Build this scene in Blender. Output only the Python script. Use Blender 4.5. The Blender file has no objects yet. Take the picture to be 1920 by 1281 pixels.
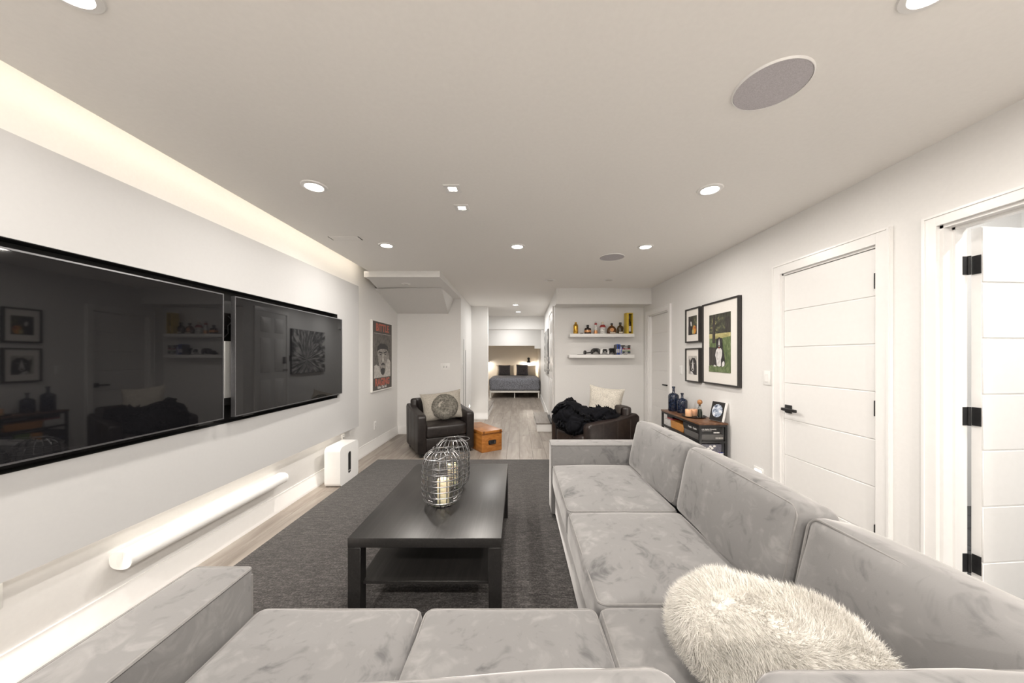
import bpy, bmesh, math, random
import numpy as np
from mathutils import Vector, Matrix, noise

random.seed(7)
np.random.seed(7)
PI = math.pi
R = math.radians
SC = bpy.context.scene
C = SC.collection

# ---------------------------------------------------------------- camera
CAM_H = 1.37
cam_d = bpy.data.cameras.new('camera')
cam_d.sensor_width = 36.0
cam_d.lens = 630.0 / 1920.0 * 36.0
cam_d.shift_x = -10.0 / 1920.0
cam_d.shift_y = 28.0 / 1920.0
cam_d.clip_start = 0.02
cam = bpy.data.objects.new('camera', cam_d)
C.objects.link(cam)
cam.location = (0, 0, CAM_H)
cam.rotation_euler = (PI / 2, 0, 0)
SC.camera = cam

# ---------------------------------------------------------------- world, exposure
world = bpy.data.worlds.new('world')
SC.world = world
world.use_nodes = True
world.node_tree.nodes['Background'].inputs[0].default_value = (1, 0.97, 0.93, 1)
world.node_tree.nodes['Background'].inputs[1].default_value = 0.02
SC.view_settings.view_transform = 'Standard'
SC.view_settings.look = 'None'
SC.view_settings.exposure = 0.12
SC.view_settings.gamma = 1.0
SC.view_settings.use_curve_mapping = False
try:
    SC.cycles.max_bounces = 12
    SC.cycles.diffuse_bounces = 7
    SC.cycles.glossy_bounces = 4
    SC.cycles.transmission_bounces = 8
    SC.cycles.caustics_reflective = False
    SC.cycles.caustics_refractive = False
    SC.cycles.sample_clamp_indirect = 6.0
except Exception:
    pass

LAMP = (1.0, 0.935, 0.865)      # main room lamps
COVE = (1.0, 0.90, 0.78)       # led strips
COOL = (1.0, 0.97, 0.93)       # hall and side room lamps
POT_W = 9.5
REAR_FILL_W = 38.0  # power of the unseen fill downlights added behind the camera
HALL_W = 17.0
BATH_W = 30.0
COVE_W = 3.4
UNDER_W = 4.2

# ---------------------------------------------------------------- materials
def new_mat(name):
    m = bpy.data.materials.new(name)
    m.use_nodes = True
    nt = m.node_tree
    return m, nt, nt.nodes['Principled BSDF']

def setp(b, color=None, rough=None, metal=None, spec=None, **kw):
    if color is not None: b.inputs['Base Color'].default_value = (*color, 1)
    if rough is not None: b.inputs['Roughness'].default_value = rough
    if metal is not None: b.inputs['Metallic'].default_value = metal
    if spec is not None: b.inputs['Specular IOR Level'].default_value = spec
    for k, v in kw.items():
        b.inputs[k.replace('_', ' ')].default_value = v

def coords(nt, scale=(1, 1, 1), kind='Object', rot=(0, 0, 0)):
    tc = nt.nodes.new('ShaderNodeTexCoord')
    mp = nt.nodes.new('ShaderNodeMapping')
    mp.inputs['Scale'].default_value = scale
    mp.inputs['Rotation'].default_value = rot
    nt.links.new(tc.outputs[kind], mp.inputs['Vector'])
    return mp.outputs['Vector']

def noise_node(nt, vec, scale, detail=4, rough=0.5, dist=0.0):
    n = nt.nodes.new('ShaderNodeTexNoise')
    n.inputs['Scale'].default_value = scale
    n.inputs['Detail'].default_value = detail
    n.inputs['Roughness'].default_value = rough
    n.inputs['Distortion'].default_value = dist
    nt.links.new(vec, n.inputs['Vector'])
    return n.outputs['Fac']

def ramp(nt, fac, stops):
    r = nt.nodes.new('ShaderNodeValToRGB')
    el = r.color_ramp.elements
    while len(el) < len(stops): el.new(0.5)
    for e, (p, c) in zip(el, stops):
        e.position = p
        e.color = (*c, 1) if len(c) == 3 else c
    nt.links.new(fac, r.inputs['Fac'])
    return r.outputs['Color']

def bump(nt, b, fac, strength=0.2, dist=0.01):
    n = nt.nodes.new('ShaderNodeBump')
    n.inputs['Strength'].default_value = strength
    n.inputs['Distance'].default_value = dist
    nt.links.new(fac, n.inputs['Height'])
    nt.links.new(n.outputs['Normal'], b.inputs['Normal'])

def plain(name, color, rough=0.5, metal=0.0, spec=0.5, nscale=None, namt=0.08, bstr=0.0, **kw):
    m, nt, b = new_mat(name)
    setp(b, color, rough, metal, spec, **kw)
    vec = coords(nt)
    f = noise_node(nt, vec, nscale or 18.0, 3)
    lo = tuple(max(0, c * (1 - namt)) for c in color)
    hi = tuple(min(1, c * (1 + namt)) for c in color)
    nt.links.new(ramp(nt, f, [(0.3, lo), (0.7, hi)]), b.inputs['Base Color'])
    if bstr: bump(nt, b, f, bstr, 0.004)
    return m

def emit(name, color, strength):
    m, nt, b = new_mat(name)
    setp(b, (0.9, 0.9, 0.9), 0.4)
    b.inputs['Emission Color'].default_value = (*color, 1)
    b.inputs['Emission Strength'].default_value = strength
    return m

def wood(name, stops, sx=(14, 1.2, 14), rough=0.45, spec=0.4, nscale=3.0, bstr=0.06, rnd=0.0, kind='Object'):
    m, nt, b = new_mat(name)
    setp(b, None, rough, 0, spec)
    vec = coords(nt, sx, kind)
    if rnd:
        oi = nt.nodes.new('ShaderNodeObjectInfo')
        mul = nt.nodes.new('ShaderNodeVectorMath'); mul.operation = 'SCALE'
        mul.inputs[0].default_value = (37, 53, 11)
        nt.links.new(oi.outputs['Random'], mul.inputs['Scale'])
        ad = nt.nodes.new('ShaderNodeVectorMath'); ad.operation = 'ADD'
        nt.links.new(vec, ad.inputs[0]); nt.links.new(mul.outputs[0], ad.inputs[1])
        vec = ad.outputs[0]
    f = noise_node(nt, vec, nscale, 6, 0.6, 0.6)
    col = ramp(nt, f, stops)
    if rnd:
        hsv = nt.nodes.new('ShaderNodeHueSaturation')
        mr = nt.nodes.new('ShaderNodeMapRange')
        mr.inputs['To Min'].default_value = 1 - rnd; mr.inputs['To Max'].default_value = 1 + rnd
        nt.links.new(oi.outputs['Random'], mr.inputs['Value'])
        nt.links.new(mr.outputs[0], hsv.inputs['Value'])
        nt.links.new(col, hsv.inputs['Color'])
        col = hsv.outputs['Color']
    nt.links.new(col, b.inputs['Base Color'])
    if bstr: bump(nt, b, f, bstr, 0.003)
    return m

def velvet(name, dark, mid, light, scale=3.2):
    m, nt, b = new_mat(name)
    setp(b, None, 0.82, 0, 0.18)
    b.inputs['Sheen Weight'].default_value = 0.5
    b.inputs['Sheen Roughness'].default_value = 0.35
    b.inputs['Sheen Tint'].default_value = (0.95, 0.93, 0.92, 1)
    vec = coords(nt, (1, 1, 1))
    f1 = noise_node(nt, vec, scale, 3, 0.5, 1.2)
    f2 = noise_node(nt, vec, scale * 3.0, 3, 0.6, 1.6)
    mx = nt.nodes.new('ShaderNodeMix'); mx.data_type = 'FLOAT'
    mx.inputs['Factor'].default_value = 0.45
    nt.links.new(f1, mx.inputs['A']); nt.links.new(f2, mx.inputs['B'])
    nt.links.new(ramp(nt, mx.outputs['Result'], [(0.34, dark), (0.46, mid), (0.53, mid), (0.66, light)]), b.inputs['Base Color'])
    f3 = noise_node(nt, vec, 340.0, 2)
    bump(nt, b, f3, 0.10, 0.002)
    return m

M = {}
M['wall'] = plain('wall_paint', (0.77, 0.765, 0.755), 0.6, spec=0.3, nscale=60, namt=0.012, bstr=0.03)
M['wall_tan'] = plain('wall_paint_warm', (0.70, 0.66, 0.60), 0.65, spec=0.25, nscale=60, namt=0.012)
M['ceil'] = plain('ceiling_paint', (0.88, 0.865, 0.84), 0.75, spec=0.2, nscale=50, namt=0.012)
M['trim'] = plain('trim_gloss_paint', (0.82, 0.815, 0.805), 0.28, spec=0.5, nscale=30, namt=0.01)
M['panel'] = plain('media_panel_paint', (0.50, 0.50, 0.50), 0.55, spec=0.3, nscale=50, namt=0.01)
M['door'] = plain('door_paint', (0.80, 0.795, 0.785), 0.33, spec=0.45, nscale=30, namt=0.01)
M['white_plastic'] = plain('white_plastic', (0.85, 0.85, 0.84), 0.3, spec=0.5, nscale=30, namt=0.01)
M['black_metal'] = plain('black_metal', (0.018, 0.018, 0.019), 0.45, 0.15, nscale=80, namt=0.2)
M['frame_black'] = plain('black_frame_wood', (0.028, 0.025, 0.024), 0.42, nscale=60, namt=0.2)
M['black_void'] = plain('matte_black', (0.012, 0.012, 0.012), 0.7, nscale=40, namt=0.2)
M['silver'] = plain('brushed_silver', (0.55, 0.55, 0.56), 0.3, 0.9, nscale=120, namt=0.08)
M['chrome'] = plain('satin_steel', (0.62, 0.61, 0.6), 0.22, 1.0, nscale=120, namt=0.05)
M['wire'] = plain('grey_steel_wire', (0.25, 0.25, 0.255), 0.30, 0.95, nscale=200, namt=0.12)
M['screen'] = plain('television_glass', (0.006, 0.006, 0.007), 0.028, 0, 0.62, nscale=3, namt=0.1)
M['bezel'] = plain('television_bezel', (0.20, 0.20, 0.21), 0.3, 0.8, nscale=90, namt=0.08)
M['speaker_cloth'] = plain('speaker_grille_cloth', (0.52, 0.50, 0.525), 0.8, spec=0.2, nscale=420, namt=0.18, bstr=0.1)
M['velvet'] = velvet('grey_velvet', (0.100, 0.0995, 0.101), (0.190, 0.187, 0.186), (0.255, 0.25, 0.246))
M['piping'] = plain('velvet_piping', (0.215, 0.21, 0.205), 0.7, spec=0.2, nscale=60, namt=0.08)
M['leather'] = plain('brown_black_leather', (0.016, 0.0125, 0.0115), 0.38, spec=0.5, nscale=26, namt=0.35, bstr=0.25)
M['leather_seam'] = plain('leather_seam', (0.045, 0.037, 0.033), 0.5, nscale=80, namt=0.2)
M['leather_brown'] = plain('worn_brown_leather', (0.019, 0.0130, 0.0115), 0.38, spec=0.5, nscale=22, namt=0.4, bstr=0.25)
M['espresso'] = wood('black_brown_veneer', [(0.25, (0.010, 0.0095, 0.009)), (0.55, (0.018, 0.017, 0.0165)), (0.8, (0.032, 0.030, 0.029))], (34, 1.1, 34), 0.36, 0.5, 3.0, 0.05)
M['chest'] = wood('orange_stained_wood', [(0.2, (0.17, 0.055, 0.010)), (0.5, (0.36, 0.135, 0.026)), (0.8, (0.52, 0.23, 0.06))], (3, 1.2, 9), 0.38, 0.5, 3.0, 0.06)
M['chest_edge'] = wood('dark_edge_wood', [(0.2, (0.08, 0.025, 0.006)), (0.8, (0.24, 0.09, 0.02))], (3, 1.2, 9), 0.4, 0.5)
M['rustic'] = wood('rustic_brown_board', [(0.2, (0.055, 0.022, 0.011)), (0.5, (0.15, 0.07, 0.035)), (0.8, (0.30, 0.17, 0.09))], (12, 1.6, 12), 0.38, 0.5, 2.4, 0.05)
M['honey'] = wood('honey_wood', [(0.2, (0.36, 0.14, 0.03)), (0.8, (0.60, 0.29, 0.08))], (5, 2, 12), 0.45, 0.4)
M['plank'] = wood('grey_oak_plank', [(0.22, (0.19, 0.16, 0.135)), (0.45, (0.26, 0.225, 0.195)), (0.6, (0.32, 0.285, 0.25)), (0.8, (0.40, 0.365, 0.33))], (7, 0.7, 7), 0.42, 0.4, 2.0, 0.04, rnd=0.07)
M['tread'] = wood('grey_tread', [(0.25, (0.17, 0.15, 0.135)), (0.8, (0.30, 0.275, 0.25))], (11, 0.9, 11), 0.5, 0.3)

def rug_mat():
    m, nt, b = new_mat('charcoal_wool_rug')
    setp(b, None, 0.95, 0, 0.1)
    b.inputs['Sheen Weight'].default_value = 0.15
    v1 = coords(nt, (18, 85, 40))
    f1 = noise_node(nt, v1, 1.0, 4, 0.7)
    v2 = coords(nt, (1, 1, 1))
    f2 = noise_node(nt, v2, 120, 3)
    mx = nt.nodes.new('ShaderNodeMix'); mx.data_type = 'FLOAT'; mx.inputs['Factor'].default_value = 0.5
    nt.links.new(f1, mx.inputs['A']); nt.links.new(f2, mx.inputs['B'])
    nt.links.new(ramp(nt, mx.outputs['Result'], [(0.34, (0.019, 0.0177, 0.0172)), (0.5, (0.050, 0.0462, 0.0445)), (0.66, (0.120, 0.111, 0.106))]), b.inputs['Base Color'])
    bump(nt, b, mx.outputs['Result'], 0.6, 0.01)
    return m
M['rug'] = rug_mat()

def glass(name, color, rough=0.02, trans=1.0, ior=1.45):
    m, nt, b = new_mat(name)
    setp(b, color, rough, 0, 0.5)
    b.inputs['Transmission Weight'].default_value = trans
    b.inputs['IOR'].default_value = ior
    f = noise_node(nt, coords(nt), 12, 2)
    nt.links.new(ramp(nt, f, [(0.3, tuple(c * 0.9 for c in color)), (0.7, color)]), b.inputs['Base Color'])
    return m
M['blue_glass'] = plain('navy_bottle_glass', (0.010, 0.017, 0.038), 0.10, spec=0.7, nscale=55, namt=0.7, bstr=0.35)
M['clear_glass'] = glass('clear_glass', (0.93, 0.95, 0.94))
M['amber_glass'] = plain('amber_bottle', (0.11, 0.040, 0.008), 0.12, spec=0.6, nscale=14, namt=0.5)
M['olive_glass'] = plain('dark_olive_bottle', (0.06, 0.035, 0.010), 0.12, spec=0.6, nscale=14, namt=0.5)
M['dark_glass'] = plain('near_black_bottle', (0.028, 0.016, 0.014), 0.12, spec=0.6, nscale=14, namt=0.5)
M['gold'] = plain('gold_foil', (0.62, 0.36, 0.06), 0.25, 0.9, nscale=10, namt=0.3)
M['yellow_card'] = plain('yellow_card', (0.62, 0.44, 0.04), 0.4, nscale=20, namt=0.1)
M['cream_label'] = plain('cream_label', (0.68, 0.62, 0.50), 0.6, nscale=60, namt=0.15)
M['copper_label'] = plain('copper_label', (0.60, 0.29, 0.12), 0.35, 0.4, nscale=40, namt=0.2)
M['red'] = plain('red_wax', (0.30, 0.03, 0.03), 0.35, nscale=30, namt=0.2)
M['milk_glass'] = plain('pale_patterned_bottle', (0.62, 0.62, 0.60), 0.12, spec=0.6, nscale=70, namt=0.5)
M['cork'] = plain('cork', (0.42, 0.20, 0.08), 0.7, nscale=90, namt=0.3)
M['green'] = plain('green_liquid', (0.03, 0.20, 0.04), 0.2, nscale=20, namt=0.3)
M['peach'] = plain('peach_wax', (0.80, 0.47, 0.28), 0.5, nscale=20, namt=0.1, Subsurface_Weight=0.2)
M['candle'] = plain('cream_wax', (0.92, 0.83, 0.58), 0.45, nscale=20, namt=0.06, Subsurface_Weight=0.2)
M['wick'] = plain('wick', (0.05, 0.04, 0.03), 0.8)
M['mat_board'] = plain('mat_board', (0.80, 0.775, 0.735), 0.7, nscale=80, namt=0.02)
M['silver_white'] = plain('white_poster_frame', (0.82, 0.81, 0.79), 0.3, nscale=40, namt=0.02)
M['poster_ground'] = plain('poster_ground', (0.085, 0.075, 0.066), 0.6, nscale=40, namt=0.1)
M['poster_mid'] = plain('poster_mid_grey', (0.125, 0.115, 0.105), 0.6, nscale=25, namt=0.35)
M['poster_skin'] = plain('poster_skin_grey', (0.29, 0.27, 0.25), 0.6, nscale=26, namt=0.4)
M['poster_light'] = plain('poster_light_grey', (0.50, 0.48, 0.45), 0.6, nscale=30, namt=0.25)
M['poster_red'] = plain('poster_red', (0.45, 0.12, 0.08), 0.6, nscale=60, namt=0.15)
M['ink_white'] = plain('white_ink', (0.75, 0.74, 0.72), 0.6)
M['ink_black'] = plain('black_ink', (0.015, 0.014, 0.014), 0.5, nscale=30, namt=0.3)
M['grey_box'] = plain('grey_card_box', (0.105, 0.102, 0.10), 0.5, nscale=30, namt=0.1)
M['black_box'] = plain('black_card_box', (0.016, 0.016, 0.017), 0.4, nscale=30, namt=0.2)
M['slate_box'] = plain('slate_card_box', (0.12, 0.12, 0.15), 0.5, nscale=90, namt=0.5)
M['blue_box'] = plain('blue_card_box', (0.02, 0.07, 0.40), 0.4, nscale=20, namt=0.2)
M['white_box'] = plain('white_card_box', (0.62, 0.61, 0.60), 0.5, nscale=60, namt=0.15)
M['orange_box'] = plain('orange_card_box', (0.62, 0.28, 0.05), 0.5, nscale=24, namt=0.3)
M['green_box'] = plain('green_card_box', (0.17, 0.26, 0.07), 0.5, nscale=24, namt=0.3)
M['red_box'] = plain('red_card_box', (0.35, 0.04, 0.05), 0.5, nscale=24, namt=0.3)
M['navy_box'] = plain('navy_card_box', (0.025, 0.035, 0.08), 0.45, nscale=24, namt=0.4)
M['stone_fabric'] = plain('stone_woven_fabric', (0.33, 0.305, 0.265), 0.9, spec=0.1, nscale=130, namt=0.3, bstr=0.4)
M['beige_fabric'] = plain('beige_crackle_fabric', (0.50, 0.47, 0.415), 0.9, spec=0.1, nscale=90, namt=0.25, bstr=0.5)
M['grey_fur'] = plain('grey_brown_fur', (0.16, 0.15, 0.13), 0.9, spec=0.1, nscale=40, namt=0.5, bstr=0.6)
M['white_fur'] = plain('cream_white_fur', (0.63, 0.61, 0.57), 0.75, spec=0.15, nscale=25, namt=0.08)
M['black_fur'] = plain('blue_black_plush', (0.0026, 0.0028, 0.0045), 0.8, spec=0.12, nscale=30, namt=0.5, bstr=0.4)
M['black_fur'].node_tree.nodes['Principled BSDF'].inputs['Sheen Weight'].default_value = 0.02
M['blanket'] = plain('slate_fur_blanket', (0.21, 0.215, 0.24), 0.9, spec=0.1, nscale=45, namt=0.5, bstr=0.8)
M['dark_pillow'] = plain('charcoal_fur_pillow', (0.11, 0.105, 0.115), 0.9, spec=0.1, nscale=70, namt=0.5, bstr=0.8)
M['linen'] = plain('cream_linen', (0.66, 0.60, 0.51), 0.85, spec=0.1, nscale=50, namt=0.06)
M['bed_white'] = plain('bed_frame_white', (0.78, 0.76, 0.71), 0.4)
M['tile'] = plain('dark_slate_tile', (0.025, 0.027, 0.030), 0.3, nscale=10, namt=0.4)
M['lens_on'] = emit('lit_lamp_lens', (1.0, 0.95, 0.88), 26.0)
M['lens_hall'] = emit('lit_hall_lens', (1.0, 0.98, 0.95), 20.0)
M['lens_off'] = plain('unlit_lamp_lens', (0.62, 0.60, 0.57), 0.4)
M['strip_on'] = emit('led_strip_glow', (1.0, 0.86, 0.66), 6.0)
M['step_on'] = emit('step_light_glow', (1.0, 0.92, 0.80), 22.0)

# ---------------------------------------------------------------- mesh helpers
class MB:
    def __init__(self):
        self.v = []; self.f = []
    def add(self, verts, faces, mat=None):
        o = len(self.v)
        for p in verts:
            p = Vector(p)
            self.v.append(tuple(mat @ p) if mat is not None else tuple(p))
        self.f += [tuple(i + o for i in f) for f in faces]
        return self
    def addbm(self, bm, mat=None):
        bm.verts.index_update()
        self.add([v.co.copy() for v in bm.verts], [[v.index for v in f.verts] for f in bm.faces], mat)
        bm.free()
        return self
    def box(self, x0, x1, y0, y1, z0, z1, bev=0.0, seg=2, mat=None):
        bm = bmesh.new()
        vs = [bm.verts.new((x, y, z)) for z in (z0, z1) for y in (y0, y1) for x in (x0, x1)]
        for q in ((0, 2, 3, 1), (4, 5, 7, 6), (0, 1, 5, 4), (2, 6, 7, 3), (0, 4, 6, 2), (1, 3, 7, 5)):
            bm.faces.new([vs[i] for i in q])
        if bev > 0:
            bmesh.ops.bevel(bm, geom=list(bm.edges), offset=bev, segments=seg, profile=0.5, affect='EDGES')
        return self.addbm(bm, mat)
    def tube(self, pts, r, n=8, closed=False, mat=None, caps=True):
        pts = [Vector(p) for p in pts]
        N = len(pts)
        rs = r if isinstance(r, (list, tuple)) else [r] * N
        verts = []; faces = []
        prev = None
        for i in range(N):
            if closed:
                t = pts[(i + 1) % N] - pts[(i - 1) % N]
            else:
                t = pts[min(i + 1, N - 1)] - pts[max(i - 1, 0)]
            t.normalize()
            if prev is None:
                up = Vector((0, 0, 1)) if abs(t.z) < 0.9 else Vector((1, 0, 0))
                a = t.cross(up).normalized()
            else:
                a = (prev - t * prev.dot(t)).normalized()
            prev = a
            b = t.cross(a)
            for k in range(n):
                an = 2 * PI * k / n
                verts.append(pts[i] + (a * math.cos(an) + b * math.sin(an)) * rs[i])
        for i in range(N if closed else N - 1):
            j = (i + 1) % N
            for k in range(n):
                l = (k + 1) % n
                faces.append((i * n + k, i * n + l, j * n + l, j * n + k))
        if not closed and caps:
            faces.append(tuple(reversed(range(n))))
            faces.append(tuple((N - 1) * n + k for k in range(n)))
        return self.add(verts, faces, mat)
    def lathe(self, prof, n=24, mat=None, sx=1.0, sy=1.0):
        verts = []; faces = []
        for (r, z) in prof:
            for k in range(n):
                a = 2 * PI * k / n
                verts.append((r * math.cos(a) * sx, r * math.sin(a) * sy, z))
        for i in range(len(prof) - 1):
            for k in range(n):
                l = (k + 1) % n
                faces.append((i * n + k, i * n + l, (i + 1) * n + l, (i + 1) * n + k))
        if prof[0][0] > 1e-6: faces.append(tuple(reversed(range(n))))
        if prof[-1][0] > 1e-6: faces.append(tuple((len(prof) - 1) * n + k for k in range(n)))
        return self.add(verts, faces, mat)
    def prism(self, poly, a0, a1, axis='x', bev=0.0, seg=2, mat=None):
        """poly: 2D points; axis x -> (a, p0, p1); y -> (p0, a, p1); z -> (p0, p1, a)"""
        def P(p, a):
            return {'x': (a, p[0], p[1]), 'y': (p[0], a, p[1]), 'z': (p[0], p[1], a)}[axis]
        bm = bmesh.new()
        A = [bm.verts.new(P(p, a0)) for p in poly]
        B = [bm.verts.new(P(p, a1)) for p in poly]
        n = len(poly)
        bm.faces.new(A); bm.faces.new(list(reversed(B)))
        for i in range(n):
            j = (i + 1) % n
            bm.faces.new((A[j], A[i], B[i], B[j]))
        bmesh.ops.recalc_face_normals(bm, faces=list(bm.faces))
        if bev > 0:
            ed = [e for e in bm.edges if e.calc_face_angle(0) > 0.5]
            bmesh.ops.bevel(bm, geom=ed, offset=bev, segments=seg, profile=0.5, affect='EDGES')
        return self.addbm(bm, mat)
    def mesh(self, name, mat=None, angle=40):
        me = bpy.data.meshes.new(name)
        me.from_pydata(self.v, [], self.f)
        bm = bmesh.new(); bm.from_mesh(me)
        bmesh.ops.recalc_face_normals(bm, faces=list(bm.faces))
        bm.to_mesh(me); bm.free()
        me.polygons.foreach_set('use_smooth', [True] * len(me.polygons))
        try:
            me.set_sharp_from_angle(angle=R(angle))
        except Exception:
            pass
        if mat is not None: me.materials.append(mat)
        me.update()
        return me
    def build(self, name, mat, parent=None, angle=40, loc=None, rot=None):
        o = bpy.data.objects.new(name, self.mesh(name, mat, angle))
        C.objects.link(o)
        if parent is not None: o.parent = parent
        if loc is not None: o.location = loc
        if rot is not None: o.rotation_euler = rot
        return o

def tag(o, label=None, cat=None, group=None, kind=None):
    if label: o['label'] = label
    if cat: o['category'] = cat
    if group: o['group'] = group
    if kind: o['kind'] = kind
    return o

def thing(name, label, cat, loc=(0, 0, 0), rotz=0.0, group=None):
    o = bpy.data.objects.new(name, None)
    o.empty_display_size = 0.05
    C.objects.link(o)
    o.location = loc
    o.rotation_euler = (0, 0, rotz)
    return tag(o, label, cat, group)

def box(name, mat, parent, x0, x1, y0, y1, z0, z1, bev=0.0, seg=2):
    return MB().box(x0, x1, y0, y1, z0, z1, bev, seg).build(name, mat, parent)

def struct(name, mb, mat, parent=None):
    o = mb.build(name, mat, parent)
    if parent is None: o['kind'] = 'structure'
    return o

def structE(name, loc=(0, 0, 0), rotz=0.0):
    o = bpy.data.objects.new(name, None)
    o.empty_display_size = 0.05
    C.objects.link(o); o.location = loc; o.rotation_euler = (0, 0, rotz)
    o['kind'] = 'structure'
    return o

def share(name, me, parent, loc=(0, 0, 0), rot=(0, 0, 0), scale=(1, 1, 1)):
    o = bpy.data.objects.new(name, me)
    C.objects.link(o)
    o.parent = parent; o.location = loc; o.rotation_euler = rot; o.scale = scale
    return o

def dup(root, loc, rotz=None, label=None):
    r = root.copy(); C.objects.link(r); r.location = loc
    if rotz is not None: r.rotation_euler = (0, 0, rotz)
    if label: r['label'] = label
    for ch in list(root.children):
        c = ch.copy(); C.objects.link(c); c.parent = r
        if c.type == 'LIGHT': pass
        for g in list(ch.children):
            d = g.copy(); C.objects.link(d); d.parent = c
    return r

def soft_box(a, b, c, r, puff=(0, 0, 0), n=14, wob=0.0, seed=0, wscale=5.0):
    """rounded, puffed cushion with half sizes a b c about the origin: MB"""
    mb = MB()
    ts = [-1 + 2 * i / n for i in range(n + 1)]
    # denser near the edges
    ts = [math.copysign(abs(t) ** 0.7, t) for t in ts]
    seen = {}
    def vert(p):
        k = tuple(round(x, 5) for x in p)
        if k in seen: return seen[k]
        q = Vector((p[0] * a, p[1] * b, p[2] * c))
        inn = Vector((max(-(a - r), min(a - r, q.x)), max(-(b - r), min(b - r, q.y)), max(-(c - r), min(c - r, q.z))))
        d = q - inn
        if d.length > 1e-9: q = inn + d.normalized() * r
        u, v, w = q.x / a, q.y / b, q.z / c
        fx = (1 - min(1, v * v) ** 1.5) * (1 - min(1, w * w) ** 1.5)
        fy = (1 - min(1, u * u) ** 1.5) * (1 - min(1, w * w) ** 1.5)
        fz = (1 - min(1, u * u) ** 1.5) * (1 - min(1, v * v) ** 1.5)
        q2 = Vector((q.x + math.copysign(puff[0], u) * fx * abs(u) ** 3,
                     q.y + math.copysign(puff[1], v) * fy * abs(v) ** 3,
                     q.z + math.copysign(puff[2], w) * fz * abs(w) ** 3))
        if wob:
            nv = noise.noise(Vector((q2.x * wscale + seed * 7.1, q2.y * wscale + seed * 3.3, q2.z * wscale)))
            nn = Vector((u, v, w)); nn.normalize()
            q2 += nn * nv * wob
        seen[k] = len(mb.v)
        mb.v.append(tuple(q2))
        return seen[k]
    for ax in range(3):
        for s in (-1, 1):
            for i in range(n):
                for j in range(n):
                    def P(x, y):
                        p = [0, 0, 0]; p[ax] = s; p[(ax + 1) % 3] = x; p[(ax + 2) % 3] = y
                        return p
                    f = (vert(P(ts[i], ts[j])), vert(P(ts[i + 1], ts[j])), vert(P(ts[i + 1], ts[j + 1])), vert(P(ts[i], ts[j + 1])))
                    mb.f.append(f if s > 0 else f[::-1])
    return mb

def rect_loop(a, b, rad, n=5):
    pts = []
    for cx, cy, a0 in ((a - rad, b - rad, 0), (-a + rad, b - rad, PI / 2), (-a + rad, -b + rad, PI), (a - rad, -b + rad, 1.5 * PI)):
        for k in range(n + 1):
            an = a0 + PI / 2 * k / n
            pts.append((cx + rad * math.cos(an), cy + rad * math.sin(an)))
    return pts

def pillow_mb(w, h, t, n=26, pinch=0.10, wob=0.006, seed=0):
    """throw pillow in the xz plane, thickness along y; corners pulled out"""
    mb = MB()
    def pt(u, v, s):
        k = 1 - pinch * (1 - abs(v) ** 2) if abs(u) > 0 else 1
        x = u * w / 2 * (1 - pinch * (1 - v * v) * abs(u))
        z = v * h / 2 * (1 - pinch * (1 - u * u) * abs(v))
        th = t / 2 * ((1 - abs(u) ** 2.4) * (1 - abs(v) ** 2.4)) ** 0.55
        nv = noise.noise(Vector((x * 9 + seed * 5, z * 9 + seed, s * 3.0)))
        return (x, s * (th + nv * wob * min(1, th * 30)), z)
    g = [-1 + 2 * i / n for i in range(n + 1)]
    for s in (-1, 1):
        o = len(mb.v)
        for v in g:
            for u in g: mb.v.append(pt(u, v, s))
        for i in range(n):
            for j in range(n):
                q = (o + i * (n + 1) + j, o + i * (n + 1) + j + 1, o + (i + 1) * (n + 1) + j + 1, o + (i + 1) * (n + 1) + j)
                mb.f.append(q if s < 0 else q[::-1])
    return mb

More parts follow.
